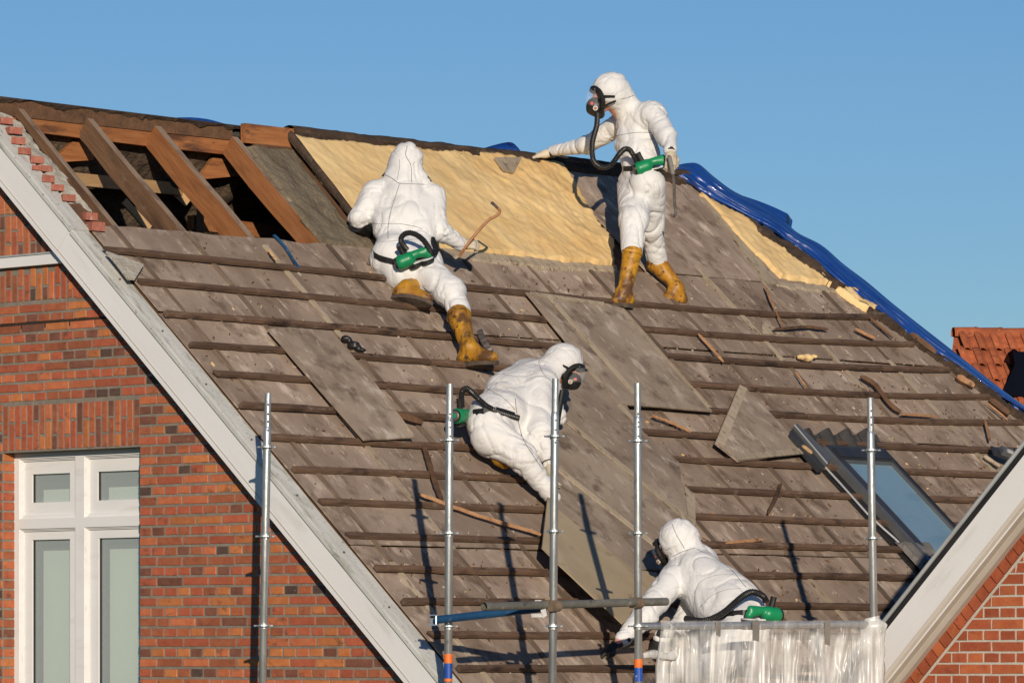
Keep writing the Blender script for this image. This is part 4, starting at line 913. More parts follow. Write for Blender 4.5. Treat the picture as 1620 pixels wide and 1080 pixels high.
# ================================================================ BLUE TARPAULIN
def tarp(name, label, up, lo, base_h, behind, seed, bul=.05, amp=1.0):
    up = spline([(x, y, 0) for x, y in up], 120); lo = spline([(x, y, 0) for x, y in lo], 120)
    n = 120; K = 26; V = []
    up = [up[int(i * (len(up) - 1) / (n - 1))] for i in range(n)]; lo = [lo[int(i * (len(lo) - 1) / (n - 1))] for i in range(n)]
    for i in range(n):
        a, b = lo[i], up[i]; 
        for k in range(K):
            t = k / (K - 1); x = a[0] + (b[0] - a[0]) * t; y = a[1] + (b[1] - a[1]) * t
            Ya = rY(*a[:2]) - base_h; Y = Ya + (behind) * t
            ph = t * 2.6 + 1.2 * vn(np.array([i * .04, 1, seed])) + .25 * vn(np.array([i * .18, 5, seed])); fo_ = abs((ph % 1) - .5) * 2; fo_ = fo_ ** .8
            Y -= bul * math.sin(math.pi * min(1, t * 1.1)) + amp * (.075 * fo_ * math.sin(math.pi * t) + .05 * (vn(np.array([i * .10, t * 3 + i * .03, seed])) - .5) + .012 * (vn(np.array([i * .35, t * 6, seed])) - .5))
            V.append(PX(x, y, Y))
    # back layer so that the bundle has thickness
    V = np.array(V); Vb = V.reshape(n, K, 3).copy(); Vb += r3 * .06 + z3 * -.05
    Vb = Vb[:, ::-1].reshape(-1, 3); A = np.concatenate([V.reshape(n, K, 3), Vb.reshape(n, K, 3)], 1); K2 = 2 * K; fs = []
    for i in range(n - 1):
        for k in range(K2): fs.append((i * K2 + k, i * K2 + (k + 1) % K2, (i + 1) * K2 + (k + 1) % K2, (i + 1) * K2 + k))
    fs.append(list(range(K2))); fs.append([(n - 1) * K2 + k for k in range(K2)][::-1])
    A = A.reshape(-1, 3); c = A.mean(0); me = bpy.data.meshes.new(name); me.from_pydata((A - c).tolist(), [], fs); me.materials.append(MATS['tarp_blue']); me.polygons.foreach_set('use_smooth', [True] * len(me.polygons))
    return tag(put(bpy.data.objects.new(name, me), Matrix.Translation(Vector(c))), label, 'tarpaulin')
tarp('blue_tarpaulin', 'long bunched blue tarpaulin running down the right hip of the roof',
     [(1068, 262), (1088, 258), (1106, 260), (1130, 280), (1160, 302), (1200, 322), (1236, 345), (1262, 368), (1300, 388), (1335, 418), (1372, 446), (1410, 478), (1449, 509), (1490, 541), (1527, 570), (1580, 612), (1620, 641), (1660, 668)],
     [(1064, 272), (1088, 285), (1108, 300), (1153, 324), (1185, 342), (1220, 362), (1250, 384), (1276, 402), (1320, 438), (1355, 464), (1387, 487), (1420, 512), (1449, 537), (1500, 572), (1546, 603), (1620, 648), (1660, 674)], .13, .35, 2)
tarp('blue_tarpaulin_flap', 'loose raised flap of blue tarpaulin on the upper part of the hip', [(1170, 308), (1200, 318), (1225, 328), (1246, 338)], [(1172, 322), (1202, 336), (1225, 346), (1243, 356)], .0, .12, 9, bul=.01, amp=.15)
tarp('blue_tarpaulin_corner', 'blue tarpaulin corner peaking over the ridge left of the outstretched glove', [(756, 238), (780, 230), (806, 225), (818, 232), (829, 247)], [(756, 241), (780, 243), (806, 247), (820, 249), (831, 251)], .0, -.05, 12, bul=.0, amp=.15)
tarp('blue_tarpaulin_edge', 'thin strip of blue tarpaulin showing over the ridge at the left', [(280, 186), (305, 186), (330, 189), (356, 196)], [(280, 192), (305, 195), (330, 198), (356, 202)], -.15, .0, 14, bul=.0, amp=.1)
# ================================================================ NEIGHBOUR WITH THE WHITE VERGE (right)
c = G0; nh = root('neighbour_house', 'brick house at lower right with white rising verge board and pale mortar joints', 'house', (c[0], c[1], GZ))
E1 = gq(1480, 873, -.16)[1]
def hq(x, y, b=-.16): return gq(x, y, b)[1]
hA = (hq(1394, 981) + hq(1572, 760)) / 2; hB = (hq(1394, 1006) + hq(1588, 760)) / 2; hC = (hq(1394, 1071) + hq(1620, 787)) / 2
hD = (hq(1425, 1078, -.06) + hq(1620, 834, -.06)) / 2; hE = (hq(1458, 1078, 0) + hq(1620, 874, 0)) / 2
print('Q', hA, hB, hC, hD, hE)
q0 = gq(1300, 1100)[0] - .2; _az = gz(1740, 560)[0]; q1 = (_az + hC * math.sin(QT)) / math.cos(QT)
m_ = MB(); m_.box(q0, q1, -.16, -.12, hC, hB, 'white_paint'); m_.build('verge_board', MQ, nh)
m_ = MB(); m_.box(q0, q1, -.15, 0.0, hB + .002, hA - .02, 'gutter_black'); m_.build('black_trim', MQ, nh)
m_ = MB(); m_.tube([(q0, -.14, hA), (q1, -.14, hA)], .014, 'zinc_edge', n=8); m_.build('edge_roll', MQ, nh)
m_ = MB(); m_.box(q0, q1, -.12, .0, hD + .045, hC + .05, 'soffit_beige'); m_.box(q0, q1, -.065, .0, hD, hD + .043, 'soffit_beige'); m_.build('soffit_moulding', MQ, nh)
m_ = MB(); m_.box(q0, q1, -.126, -.12, (hC + hD) / 2 , (hC + hD) / 2 + .010, 'white_paint'); m_.build('trim_bead', MQ, nh)
# wall
cz = gz(1560, 1000)
aTop = gz(1740, 560)[0]
def gtop(a): return ((hE - .0) + (a if a < aTop else 2 * aTop - a) * math.sin(QT)) / math.cos(QT)
a0_ = gz(1380, 1080)[0]; a1_ = 2 * aTop - a0_
m_ = MB(); m_.add([(a0_, 0, GZ), (a1_, 0, GZ), (a1_, 0, gtop(a1_) + .1), (aTop, 0, gtop(aTop) + .1), (a0_, 0, gtop(a0_) + .1)], [(0, 1, 2, 3, 4)], 'mortar_white')
nw = m_.build('wall', MG, nh)
rows_y = 17.8; zrow = gz(1600, 760 + 945 / 3.376)[1]; cr_ = gz(1600, 950)[1] - gz(1600, 950 + 17.8)[1]; jt = .012
sp = gz(1600, 1000)[0] - gz(1600 - 51, 1000)[0]
def vis2(a, z):
    p = G0 + d3 * a + z3 * z; x = p[0] / p[1] * F + CX; y = YH - p[2] / p[1] * F; return x < 1660 and y < 1110
farb = []
for k in range(-50, 60):
    z0 = zrow + k * cr_ - (cr_ - jt) / 2; hd = k % 2 == 0; pt = sp / 2 if hd else sp; a = a0_ - .3 + (pt / 2 if hd else 0)
    while a < a1_:
        x1 = a + pt - jt; zt = gtop(a)
        if not vis2(a, z0) and z0 > -3.2 and z0 + cr_ < min(gtop(a), gtop(x1)) - .02: farb.append((a, x1, z0, z0 + cr_ - jt))
        if z0 < gtop(x1) - .04 and vis2(a, z0):
            zm = z0 + cr_ - jt
            if zm < gtop(a) - .012: brick_obj(a, x1, z0, zm, R.choice(['brick_neighbour', 'brick_neighbour', 'brick_neighbour_light']), MG, nw)
            else:      # cut brick under the rake
                m_ = MB(); xa = a
                aa = lambda z: (z * math.cos(QT) - (hE - .012)) / math.sin(QT)
                xl0, xl1 = max(a, aa(z0)), max(a, aa(zm))
                if xl0 < x1 - .02:
                    P = [(xl0, z0), (x1, z0), (x1, zm)] + ([(xl1, zm)] if xl1 < x1 - .005 else [])
                    if xl1 >= x1 - .005: P[2] = (x1, min(zm, gtop(x1) - .014))
                    n = len(P); m_.add([(p[0], -.005, p[1]) for p in P] + [(p[0], .003, p[1]) for p in P], [list(range(n))] + [(i, n + i, n + (i + 1) % n, (i + 1) % n) for i in range(n)], 'brick_neighbour'); m_.build('cut_brick', MG, nw)
        a += pt
m_ = MB()
for b in farb: brick_geo(m_, *b, R.choice(['brick_neighbour', 'brick_neighbour', 'brick_neighbour_light']))
o = m_.build('small_bricks', MG, nw); o['kind'] = 'stuff'
m_ = MB(); m_.box(q0, q1, -.006, .002, hE - .012, hE + .006, 'mortar_white'); m_.build('rake_mortar', MQ, nw)
pq = .082; n_ = int((q1 - q0) / pq); hb1 = hD - .001
m_ = MB(); m_.box(q0, q1, -.003, .003, hE + .007, hD + .02, 'mortar_dark'); m_.build('rake_bed', MQ, nw)
for i in range(n_):
    s0 = q0 + i * pq
    mm = MB(); j = R.uniform(-.002, .002)
    P = [(s0 + .005, hE + .008), (s0 + pq - .005, hE + .008), (s0 + pq - .005, hb1 + j), (s0 + .005, hb1 + j)]
    mm.add([(p[0], -.02, p[1]) for p in P] + [(p[0], 0, p[1]) for p in P], [(0, 1, 2, 3), (0, 4, 5, 1), (1, 5, 6, 2), (2, 6, 7, 3), (3, 7, 4, 0)], R.choice(['brick_neighbour', 'brick_neighbour', 'brick_neighbour_light'])); mm.build('rake_brick', MQ, nw)
# its other rake
apex = G0 + d3 * _az + z3 * ((hC + _az * math.sin(QT)) / math.cos(QT)); ms = d3 * math.cos(QT) - z3 * math.sin(QT); MMQ = frame(apex, ms, r3, np.cross(ms, r3))
m_ = MB(); m_.box(.0, 5.5, -.16, -.12, 0, hB - hC, 'white_paint'); m_.build('verge_board', MMQ, nh)
m_ = MB(); m_.box(.0, 5.5, -.12, 7, hA - hC - .10, hA - hC - .03, 'tile_grey'); m_.build('roof', MMQ, nh)
# its roof slope facing away from us and body
m_ = MB(); m_.box(q0, q1, -.12, 7, hA - .10, hA - .03, 'tile_grey'); m_.build('roof', MQ, nh)
m_ = MB(); m_.box(a0_ + .15, a1_, .05, 7, GZ, gz(1394, 1075)[1] - .3, 'mortar_white'); m_.build('house_body', MG, nh)
# bracket lying by the verge
m_ = MB(); a = q3(1590, 722, .09); 
m_.box(-.12, .12, -.05, .05, 0, .02, 'skylight_frame'); m_.box(-.06, .05, -.04, .035, .021, .06, 'skylight_flash'); m_.box(-.03, .02, -.045, -.015, .061, .075, 'bright_edge'); m_.box(.05, .13, -.05, .05, .021, .075, 'skylight_frame')
tag(m_.build('metal_bracket', MR @ Matrix.Translation(Vector(a)) @ Matrix.Rotation(-.5, 4, 'Z')), 'small dark metal bracket half hidden behind the right-hand white verge', 'bracket')
stick([(1557, 722), (1582, 738)], .018, 'pale_lath', 'pale round-edged stick beside the metal bracket in the shadow')
# ================================================================ FAR RED TILED ROOF
YF = 62.0; cP = PX(1510, 527, YF); far = root('tiled_house', 'distant house with orange-red pantiled roof beyond the blue tarpaulin', 'house', (cP[0], cP[1] + 1, GZ))
ex = np.array([.97, .24, 0]); ex /= np.linalg.norm(ex); nhh = np.array([ex[1], -ex[0], 0]); sl_ = math.radians(47); dd = nhh * math.cos(sl_) - z3 * math.sin(sl_); nn = np.cross(dd, ex)
MF = frame(cP, ex, -dd, nn)     # x along ridge, y up slope, z out
m_ = MB(); m_.add([(0, 0, -.03), (9, 0, -.03), (9, -5, -.03), (-1.6, -5, -.03)], [(0, 3, 2, 1)], 'tile_red'); fr = m_.build('roof', MF, far)
tw, tl = .215, .29
def tile_mesh():
    m_ = MB(); vs = []; fs = []; N_ = 9
    for q in range(N_ + 1):
        t = q / N_; x = t * (tw + .02); h = .035 * math.sin(t * 2 * math.pi * .95 + .5) + .02
        vs += [(x, 0, h + .032), (x, -tl - .03, h + .055), (x, -tl - .03, h + .03)]
    for q in range(N_): fs += [(q * 3, q * 3 + 1, q * 3 + 4, q * 3 + 3), (q * 3 + 1, q * 3 + 2, q * 3 + 5, q * 3 + 4)]
    m_.add(vs, fs, 'tile_red'); me = bpy.data.meshes.new('roof_tile'); me.from_pydata(m_.v, [], m_.f); me.materials.append(MATS['tile_red']); me.polygons.foreach_set('use_smooth', [True] * len(fs)); return me
tm = tile_mesh()
for i in range(8):
    for j in range(6):
        a = (i * tw - (j * .085) + .02, -.05 - j * tl, 0)
        if i * tw - j * .085 > 1.15: continue
        put(bpy.data.objects.new('roof_tile', tm), MF @ Matrix.Translation((a[0] + R.uniform(-.004, .004), a[1] + R.uniform(-.006, .006), R.uniform(0, .004))), fr)
for i in range(4):
    m_ = MB(); vs = []; fs = []; n = 10
    for q in (0, 1):
        for k in range(n): th = math.pi * (k / (n - 1) * 1.3 - .15); rr = .085 + .008 * q; vs.append((q * .34, math.cos(th) * rr, math.sin(th) * rr))
    fs = [(k, k + 1, n + k + 1, n + k) for k in range(n - 1)]; m_.add(vs, fs, 'tile_red'); m_.tube([(.31, .082 * math.cos(t), .088 * math.sin(t)) for t in np.linspace(0, math.pi, 8)], .012, 'tile_red', n=5)
    m_.build('ridge_tile', frame(cP + ex * (i * .34 - .02) - z3 * .005, ex, np.array([-nhh[0], -nhh[1], 0]), z3), fr, smooth=True)
m_ = MB(); pts = [(1602, 553), (1612, 556), (1660, 556), (1660, 630), (1590, 625), (1587, 618), (1606, 576)]
Pm = [PX(x, y, YF - .8) for x, y in pts]; n = len(Pm); m_.add([p - cP for p in Pm] + [p - cP + np.array([0, .6, 0]) for p in Pm], [list(range(n)), list(range(n, 2 * n))[::-1]] + [(i, (i + 1) % n, n + (i + 1) % n, n + i) for i in range(n)], 'navy_panel')
m_.build('dormer_side', Matrix.Translation(Vector(cP)), far)
m_ = MB(); m_.box(-1.3, 9, -6, 6, GZ - cP[2], -2.6, 'brick_red'); m_.build('wall', Matrix.Translation(Vector(cP)) , far)
# ================================================================ SCAFFOLD
LV = np.array([-.09, 1, -.24])
def shp(x, y, k): return O3 * 0 + onpl(x, y, n3, O3) - LV * k
poles = []
def pole(label, xt, yt, xb, yb, Y, collars, holes, bands=(), gr='galvanised steel scaffold poles'):
    top, bot = PX(xt, yt, Y), PX(xb, yb, Y); dirn = (bot - top) / (top[2] - bot[2]); zb_ = -2.2
    L_ = top[2] - zb_; base = top + dirn * L_
    t = root('scaffold_pole', label, 'scaffold pole', base, gr)
    P = lambda z: top + dirn * (top[2] - z)            # point at height z
    m_ = MB(); spig = (yt + (64 if yt < 700 else 60)); zs = (YH - (yt + 62)) / F * Y
    pts = [P(top[2] + .0), P(top[2] - .003), P(zs + .03), P(zs)]; 
    m_.tube([p - base for p in [P(top[2]), P(zs + .02)]], .0195, 'galvanised', n=16); m_.build('spigot', Matrix.Translation(Vector(base)), t, smooth=False)
    m_ = MB(); m_.tube([p - base for p in (P(zs + .035), P(zs + .033), P(zs - .0), P(zb_))], [.0205, .022, .0242, .0242], 'galvanised', n=18); o = m_.build('tube', Matrix.Translation(Vector(base)), t, smooth=True)
    m_ = MB()
    for hy in holes:
        zh = (YH - hy) / F * Y; p = P(zh); rr = .0197 if zh > zs + .02 else .0244
        m_.tube([p - base + np.array([0.004, -rr + .004, 0]), p - base + np.array([0.004, -rr - .0012, 0])], .0065, 'gutter_black', n=8)
    if holes: m_.build('bolt_holes', Matrix.Translation(Vector(base)), t)
    for cy in collars:
        zc_ = (YH - cy) / F * Y; p = P(zc_); m_ = MB()
        n = 32; vs = []; 
        for h in (-.0045, .0045):
            for k in range(n):
                th = 2 * math.pi * k / n; rr = .062 if (k % 8) not in (3, 4, 5) else .052
                vs.append((p[0] - base[0] + rr * math.cos(th), p[1] - base[1] + rr * math.sin(th), p[2] - base[2] + h))
        m_.add(vs, [list(range(n))[::-1], list(range(n, 2 * n))] + [(k, (k + 1) % n, n + (k + 1) % n, n + k) for k in range(n)], 'galvanised'); m_.tube([p - base - z3 * .018, p - base + z3 * .012], .0285, 'galvanised', n=16)
        m_.build('rosette', Matrix.Translation(Vector(base)), t)
    for (y0, y1, mname, nm) in bands:
        m_ = MB(); m_.tube([P((YH - y0) / F * Y) - base, P((YH - y1) / F * Y) - base], .0258, mname, n=18); m_.build(nm, Matrix.Translation(Vector(base)), t, smooth=False)
    return t, P
Y1, Y2, Y3, Y4, Y0 = 28.2, 27.85, 28.55, 29.5, 28.9
pole('leftmost scaffold pole, standing in front of the white verge board', 424, 622, 415.5, 1080, Y0, (707, 848, 989), (640, 655, 667, 681))
pole('scaffold pole with orange and blue band, left of the crouching worker', 711.5, 607, 709, 1080, Y1, (696, 843, 990), (655, 665, 676, 690), ((1034, 1048, 'band_orange', 'orange_band'), (1049, 1072, 'band_blue', 'blue_band'), (1073, 1077, 'band_orange', 'orange_band')))
pole('scaffold pole directly in front of the crouching worker', 878.5, 599, 874, 1080, Y2, (690, 840, 990), (655, 665, 680, 700))
pole('scaffold pole with orange and blue band, left of the grey hood', 1008.5, 606, 1010, 1080, Y3, (697, 843, 990), (655, 668, 675, 690), ((1042, 1055, 'band_orange', 'orange_band'), (1056, 1077, 'band_blue', 'blue_band')))
pole('rightmost scaffold pole, in front of the skylight', 1376.5, 629, 1384, 1080, Y4, (712, 851), (650, 660, 672, 684))
def tube_thing(name, label, cat, a, b, rad, m, group=None, hollow=True):
    a, b = np.array(a), np.array(b); m_ = MB(); t = (b - a) / np.linalg.norm(b - a)
    m_.tube([np.zeros(3), b - a], rad, m, n=18, caps=False)
    m_.tube([t * .001, t * .08], rad * .86, m, n=18, caps=False); m_.tube([t * .08, t * .081], rad * .86, 'gutter_black', n=18)
    m_.tube([b - a - t * .001, b - a - t * .002], rad * .99, m, n=18)
    x = m_.build(name, Matrix.Translation(Vector(a)), smooth=True)
    # rim
    return tag(x, label, cat, group)
tube_thing('scaffold_tube', 'short dark grey tube clamped level across the two middle poles', 'scaffold tube', PX(766, 959, Y2 - .48), PX(1054, 951, Y3 + .17), .0245, 'tube_dark')
def coupler(x, y, Y, m='coupler_rust', lab='', s=1.0):
    p = PX(x, y, Y); m_ = MB()
    m_.tube([np.array([0, -.0, -.022]), np.array([0, 0, .022])], .033 * s, m, n=14); m_.tube([r3 * -.03 + np.array([.0, -.045, .0]), r3 * .03 + np.array([.0, -.045, .0])], .034 * s, m, n=14)
    m_.tube([np.array([-.05, -.02, .012]), np.array([.02, -.05, .012])], .009, m, n=6); m_.tube([np.array([-.04, -.03, -.03]), np.array([-.04, -.03, .05])], .008, m, n=6); m_.box(-.058, -.03, -.045, -.02, .035, .052, m)
    tag(m_.build('tube_coupler', Matrix.Translation(Vector(p))), lab, 'coupler')
coupler(878, 958, Y2, lab='rusty swivel coupler on the pole in front of the crouching worker'); coupler(1008, 953, Y3, lab='rusty coupler where the grey tube crosses the pole left of the hooded worker')
m_ = MB(); p = PX(856, 962, Y2 - .06)
for P_ in (((-.035, .05), (.0, .05), (.025, .01), (.035, -.04), (.012, -.055), (-.0, -.02), (-.012, .025), (-.04, .035)), ((-.06, -.03), (-.0, -.03), (.01, -.05), (-.055, -.052))):
    n = len(P_); m_.add([(a, 0, b) for a, b in P_] + [(a, .02, b) for a, b in P_], [list(range(n))[::-1], list(range(n, 2 * n))] + [(i, (i + 1) % n, n + (i + 1) % n, n + i) for i in range(n)], 'skylight_flash')
tag(m_.build('wedge_clamp', Matrix.Translation(Vector(p))), 'light grey wedge clamp where the blue tube meets the pole', 'clamp')
tube_thing('blue_brace', 'blue painted ledger tube running from the left banded pole to the clamp', 'scaffold tube', PX(689, 980, Y1 - .06), PX(862, 961, Y2 - .02), .0245, 'tube_blue')
m_ = MB(); p = PX(684, 979, Y1 - .06); t_ = PX(689, 980, Y1 - .06) - p
m_.box(-.02, .035, -.03, .03, .020, .028, 'tube_blue'); m_.box(-.02, .035, -.03, .03, -.038, -.030, 'tube_blue'); m_.box(-.012, .03, .026, .032, -.03, .02, 'tube_blue'); m_.box(.02, .026, -.03, .026, -.03, .02, 'galvanised')
tag(m_.build('tube_end_fitting', Matrix.Translation(Vector(p))), 'open u-shaped end fitting at the left tip of the blue tube', 'fitting')
rail = tube_thing('guard_rail', 'galvanised guard rail wrapped in clear plastic along its top', 'scaffold tube', PX(1012, 990, Y3), PX(1384, 987, Y4), .0235, 'galvanised')
m_ = MB(); a = PX(1174, 989, Y3 + 1.2 * (1174 - 1012) / 372); 
def along(x, y=989): return PX(x, y, Y3 + (Y4 - Y3) * (x - 1012) / 372)
for (xa, xb, mm_) in ((1176, 1181, 'band_orange'), (1181, 1190, 'band_blue'), (1200, 1206, 'filter_rim'), (1206, 1210, 'band_orange')):
    m_ = MB(); b0 = along(xa); m_.tube([b0 * 0, along(xb) - b0], .0252, mm_, n=16, caps=True); m_.build('colour_band', Matrix.Translation(Vector(b0)), rail)
# plastic sheeting
def fall(x): return Y3 + (Y4 - Y3) * (x - 1012) / 372
def plastic():
    nx, nz = 240, 90; V = []; fs = []
    for i in range(nx + 1):
        s = i / nx; x = 1046 + (1394 - 1046) * s
        for j in range(nz + 1):
            t = j / nz; y = 981 + (1200 - 981) * t; Yb = fall(x)
            xx = x + (6 * math.sin(t * 5) if i == 0 else 0) - (14 * max(0, .15 - s) / .15) * min(1, t * 3) * .8
            top = max(0, 1 - t * 12)
            wv = (.055 * (fbm(np.array([s * 22 + t * 1.5, t * 1.2, 4])) - .5) + .045 * (vn(np.array([s * 55 + t * 3 * (vn(np.array([s * 6, 0, 0])) - .5) * 6, t * 1.6, 9])) - .5) + .02 * (vn(np.array([s * 130, t * 5, 2])) - .5)) * min(1, .25 + t * 7)
            dg = .03 * max(0, 1 - abs((s - .80) - (t * .9)) * 9)
            sw = 0
            for (ax, sg) in ((.27, 1), (.43, -1), (.76, 1), (.06, 1), (.97, -1)):
                an = math.atan2((s - ax) * 1.6, t + .02) * sg; sw += .020 * math.sin(an * 7 + ax * 9) * math.exp(-((s - ax) * 5) ** 2) * min(1, t * 5)
            V.append(PX(xx, y, Yb - .045 - .02 * (1 - top) + wv + sw - dg * (t > .02)))
    # strip passing over the rail to the back
    c = along(1200, 1030)
    for i in range(nx): 
        for j in range(nz): a_ = i * (nz + 1) + j; fs.append((a_, a_ + 1, a_ + nz + 2, a_ + nz + 1))
    b0 = len(V)
    for i in range(nx + 1):
        x = 1046 + (1394 - 1046) * i / nx
        for j in range(7):
            th = math.pi * j / 6; V.append(along(x) + np.array([0, -.03 * math.cos(th), .028 * math.sin(th) + .004 * (vn(np.array([i * .5, j, 3])) - .5)]))
    for i in range(nx):
        for j in range(6): a_ = b0 + i * 7 + j; fs.append((a_, a_ + 1, a_ + 8, a_ + 7))
    V = np.array(V) - c; me = bpy.data.meshes.new('plastic_sheet'); me.from_pydata(V.tolist(), [], fs); me.materials.append(MATS['plastic_sheet']); me.polygons.foreach_set('use_smooth', [True] * len(fs))
    Rm = Matrix.Translation(Vector(c)); o = put(bpy.data.objects.new('plastic_sheet', me), Rm)
    return tag(o, 'wrinkled translucent plastic sheeting hanging from the guard rail', 'plastic sheet')
ps = plastic()
for (x0, x1, y0, y1) in ((1131, 1140, 982, 1006), (1189, 1201, 982, 1014), (1303, 1313, 982, 1020)):
    m_ = MB(); c = along((x0 + x1) / 2, y0); o_ = np.array([0, -.075, 0])
    P = [along(x0, y0) + o_, along(x1, y0 + 1) + o_, along(x1 - 1, y1) + o_, along(x0 + 1, y1 - 2) + o_]; m_.add([p - c for p in P] + [p - c + np.array([0, .002, 0]) for p in P], [(0, 1, 2, 3), (7, 6, 5, 4), (0, 4, 5, 1), (1, 5, 6, 2), (2, 6, 7, 3), (3, 7, 4, 0)], 'lead')
    m_.build('tape_strip', Matrix.Translation(Vector(c)), ps)
# plastic bunched round the right pole and a twisted strip at the left
def crumple(name, label, P, rads, seed):
    m_ = MB(); PP = spline(P, 26); c = PP[0].copy(); rr = np.interp(np.linspace(0, 1, len(PP)), np.linspace(0, 1, len(rads)), rads); n = 22; vs = []
    for i, p in enumerate(PP):
        t = PP[min(i + 1, len(PP) - 1)] - PP[max(0, i - 1)]; t /= np.linalg.norm(t); x = np.cross([.1, 1, .05], t); x /= np.linalg.norm(x); y = np.cross(t, x)
        for k in range(n):
            th = 2 * math.pi * k / n; r_ = rr[i] * (.75 + .55 * vn(np.array([k * .9, i * .25, seed]))); vs.append(p - c + r_ * (math.cos(th) * x + .5 * math.sin(th) * y))
    m_.add(vs, [(i * n + k, i * n + (k + 1) % n, (i + 1) * n + (k + 1) % n, (i + 1) * n + k) for i in range(len(PP) - 1) for k in range(n)], 'plastic_sheet'); tag(m_.build(name, Matrix.Translation(Vector(c)), smooth=True), label, 'plastic sheet')
crumple('plastic_strip', 'twisted strip of clear plastic between banded pole and hanging sheet', [PX(1018, 1036, Y3), PX(1035, 1034, Y3 + .02), PX(1055, 1038, Y3 + .05), PX(1068, 1034, Y3 + .1)], [.014, .026, .02, .03], 4)
crumple('plastic_wrap', 'clear plastic bunched around the foot of the rightmost pole', [PX(1378, 976, Y4 - .02), PX(1381, 990, Y4 - .02), PX(1383, 1030, Y4 - .02), PX(1384, 1090, Y4)], [.045, .075, .06, .065], 6)
crumple('plastic_knot', 'gathered clear plastic on the left end of the guard rail', [PX(1050, 992, Y3 + .1), PX(1058, 996, Y3 + .12), PX(1066, 1002, Y3 + .14)], [.04, .05, .03], 8)
# ================================================================ PEOPLE
def ortho(x, z):
    x = np.array(x, float); x /= np.linalg.norm(x); z = np.array(z, float); z -= x * (z @ x); z /= np.linalg.norm(z); return x, np.cross(z, x), z
def hand(name, wrist, dirn, back, thumb, curl, m, parent, size=1.0):
    """palm + four unequal fingers + thumb; dirn = along fingers, back = back of the hand, thumb=+1/-1 side"""
    x, y, z = ortho(dirn, back); y = y * thumb; w_ = np.array(wrist, float); s = Sdf(); k = size
    T = lambda a, b, c: w_ + (x * a + y * b + z * c) * k
    s.cap(T(-.03, 0, 0), T(.03, 0, 0), .028 * k, .030 * k, k=.02, fold=.3)
    s.cap(T(.03, .022, 0), T(.085, .030, .002), .021 * k, .016 * k, k=.02, fold=.3); s.cap(T(.03, -.012, 0), T(.085, -.026, .0), .022 * k, .016 * k, k=.02, fold=.3); s.cap(T(.05, .0, 0), T(.088, .004, .004), .020 * k, .017 * k, k=.02, fold=.3)
    for q, (yy, L_, r_) in enumerate(((.032, .072, .0115), (.011, .080, .012), (-.010, .074, .0115), (-.030, .060, .0105))):
        p = np.array([.088, yy, 0]); a = curl * .45; L3_ = (.45, .31, .24)
        for seg in range(3):
            q_ = p + np.array([math.cos(a), 0, -math.sin(a)]) * L_ * L3_[seg]; s.cap(T(*p), T(*q_), r_ * k * (1 - .06 * seg), r_ * k * (.94 - .08 * seg), k=.005, fold=.3); p = q_; a += curl * .75
    p = np.array([.018, .030, -.004]); a = .75
    for seg, L_ in enumerate((.045, .034, .026)):
        q_ = p + np.array([math.cos(a) * math.cos(curl * .3), math.sin(a), -math.sin(curl * .35 * (seg + 1))]) * L_; s.cap(T(*p), T(*q_), (.016 - .002 * seg) * k, (.0145 - .002 * seg) * k, k=.012, fold=.3); p = q_; a -= .35 + .25 * min(1, curl)
    V, Q = s.mesh(.0055 * k, .003, 2); return obj_np(name, V, Q, m, w_, parent)
def boot(top, ankle, toe, parent, up=(0, 0, 1), rt=.066, seed=1, label=None):
    top, ankle, toe = (np.array(p, float) for p in (top, ankle, toe)); up = np.array(up, float); f = toe - ankle; f -= up * (f @ up); L_ = np.linalg.norm(f); f /= L_
    heel = ankle - f * .045 - up * .075; s = Sdf(); sd = np.cross(up, f)
    zg = float((toe - ankle) @ up) - .036; A2 = ankle + up * (zg + .042) - f * .02; T2 = toe - f * .01; T2 = T2 + up * (zg + .036 - float((T2 - ankle) @ up))
    s.cap(top, ankle, rt, .050, k=.03, fold=1.0); s.cap(A2 - f * .012, T2, .042, .034, k=.02, fold=.3, flat=sd, fs=1.12); s.cap(ankle, A2 + f * .0, .050, .046, k=.03, fold=.5); s.cap(ankle + f * .02 - up * .01, T2 - f * .04 + up * .006, .047, .036, k=.04, fold=.5)
    V, Q = s.mesh(.009, .007, seed); o = obj_np('boot', V, Q, 'rubber_boot', ankle, parent)
    m_ = MB(); n = 20; P = []
    c0 = heel + f * 0; L2 = np.linalg.norm((toe + f * .035 - heel)); bot = -.085
    prof = []
    for k in range(n):
        th = 2 * math.pi * k / n; a = (math.cos(th) * .5 + .5); wd = .036 + .012 * math.sin(a * 3.1)
        prof.append((a * (L2 + .03) - .035, math.sin(th) * wd * 1.15))
    zt = zg + .012
    heel = A2 - f * .02; vs = [ankle * 0 + (heel - ankle) + f * a + sd * b + up * (zt - float((heel - ankle) @ up)) for a, b in prof] + [(heel - ankle) + f * a + sd * b + up * (zt - .026 - float((heel - ankle) @ up) - (.008 if a < .09 else 0)) for a, b in prof]
    m_.add(vs, [list(range(n)), list(range(n, 2 * n))[::-1]] + [(k, n + k, n + (k + 1) % n, (k + 1) % n) for k in range(n)], 'boot_sole'); m_.build('sole', Matrix.Translation(Vector(ankle)), o)
    m_ = MB(); ax = (top - ankle) / np.linalg.norm(top - ankle); m_.tube([top - ankle - ax * .008, top - ankle + ax * .006], rt * 1.04, 'rubber_boot', n=18); m_.build('boot_rim', Matrix.Translation(Vector(ankle)), o)
    return o
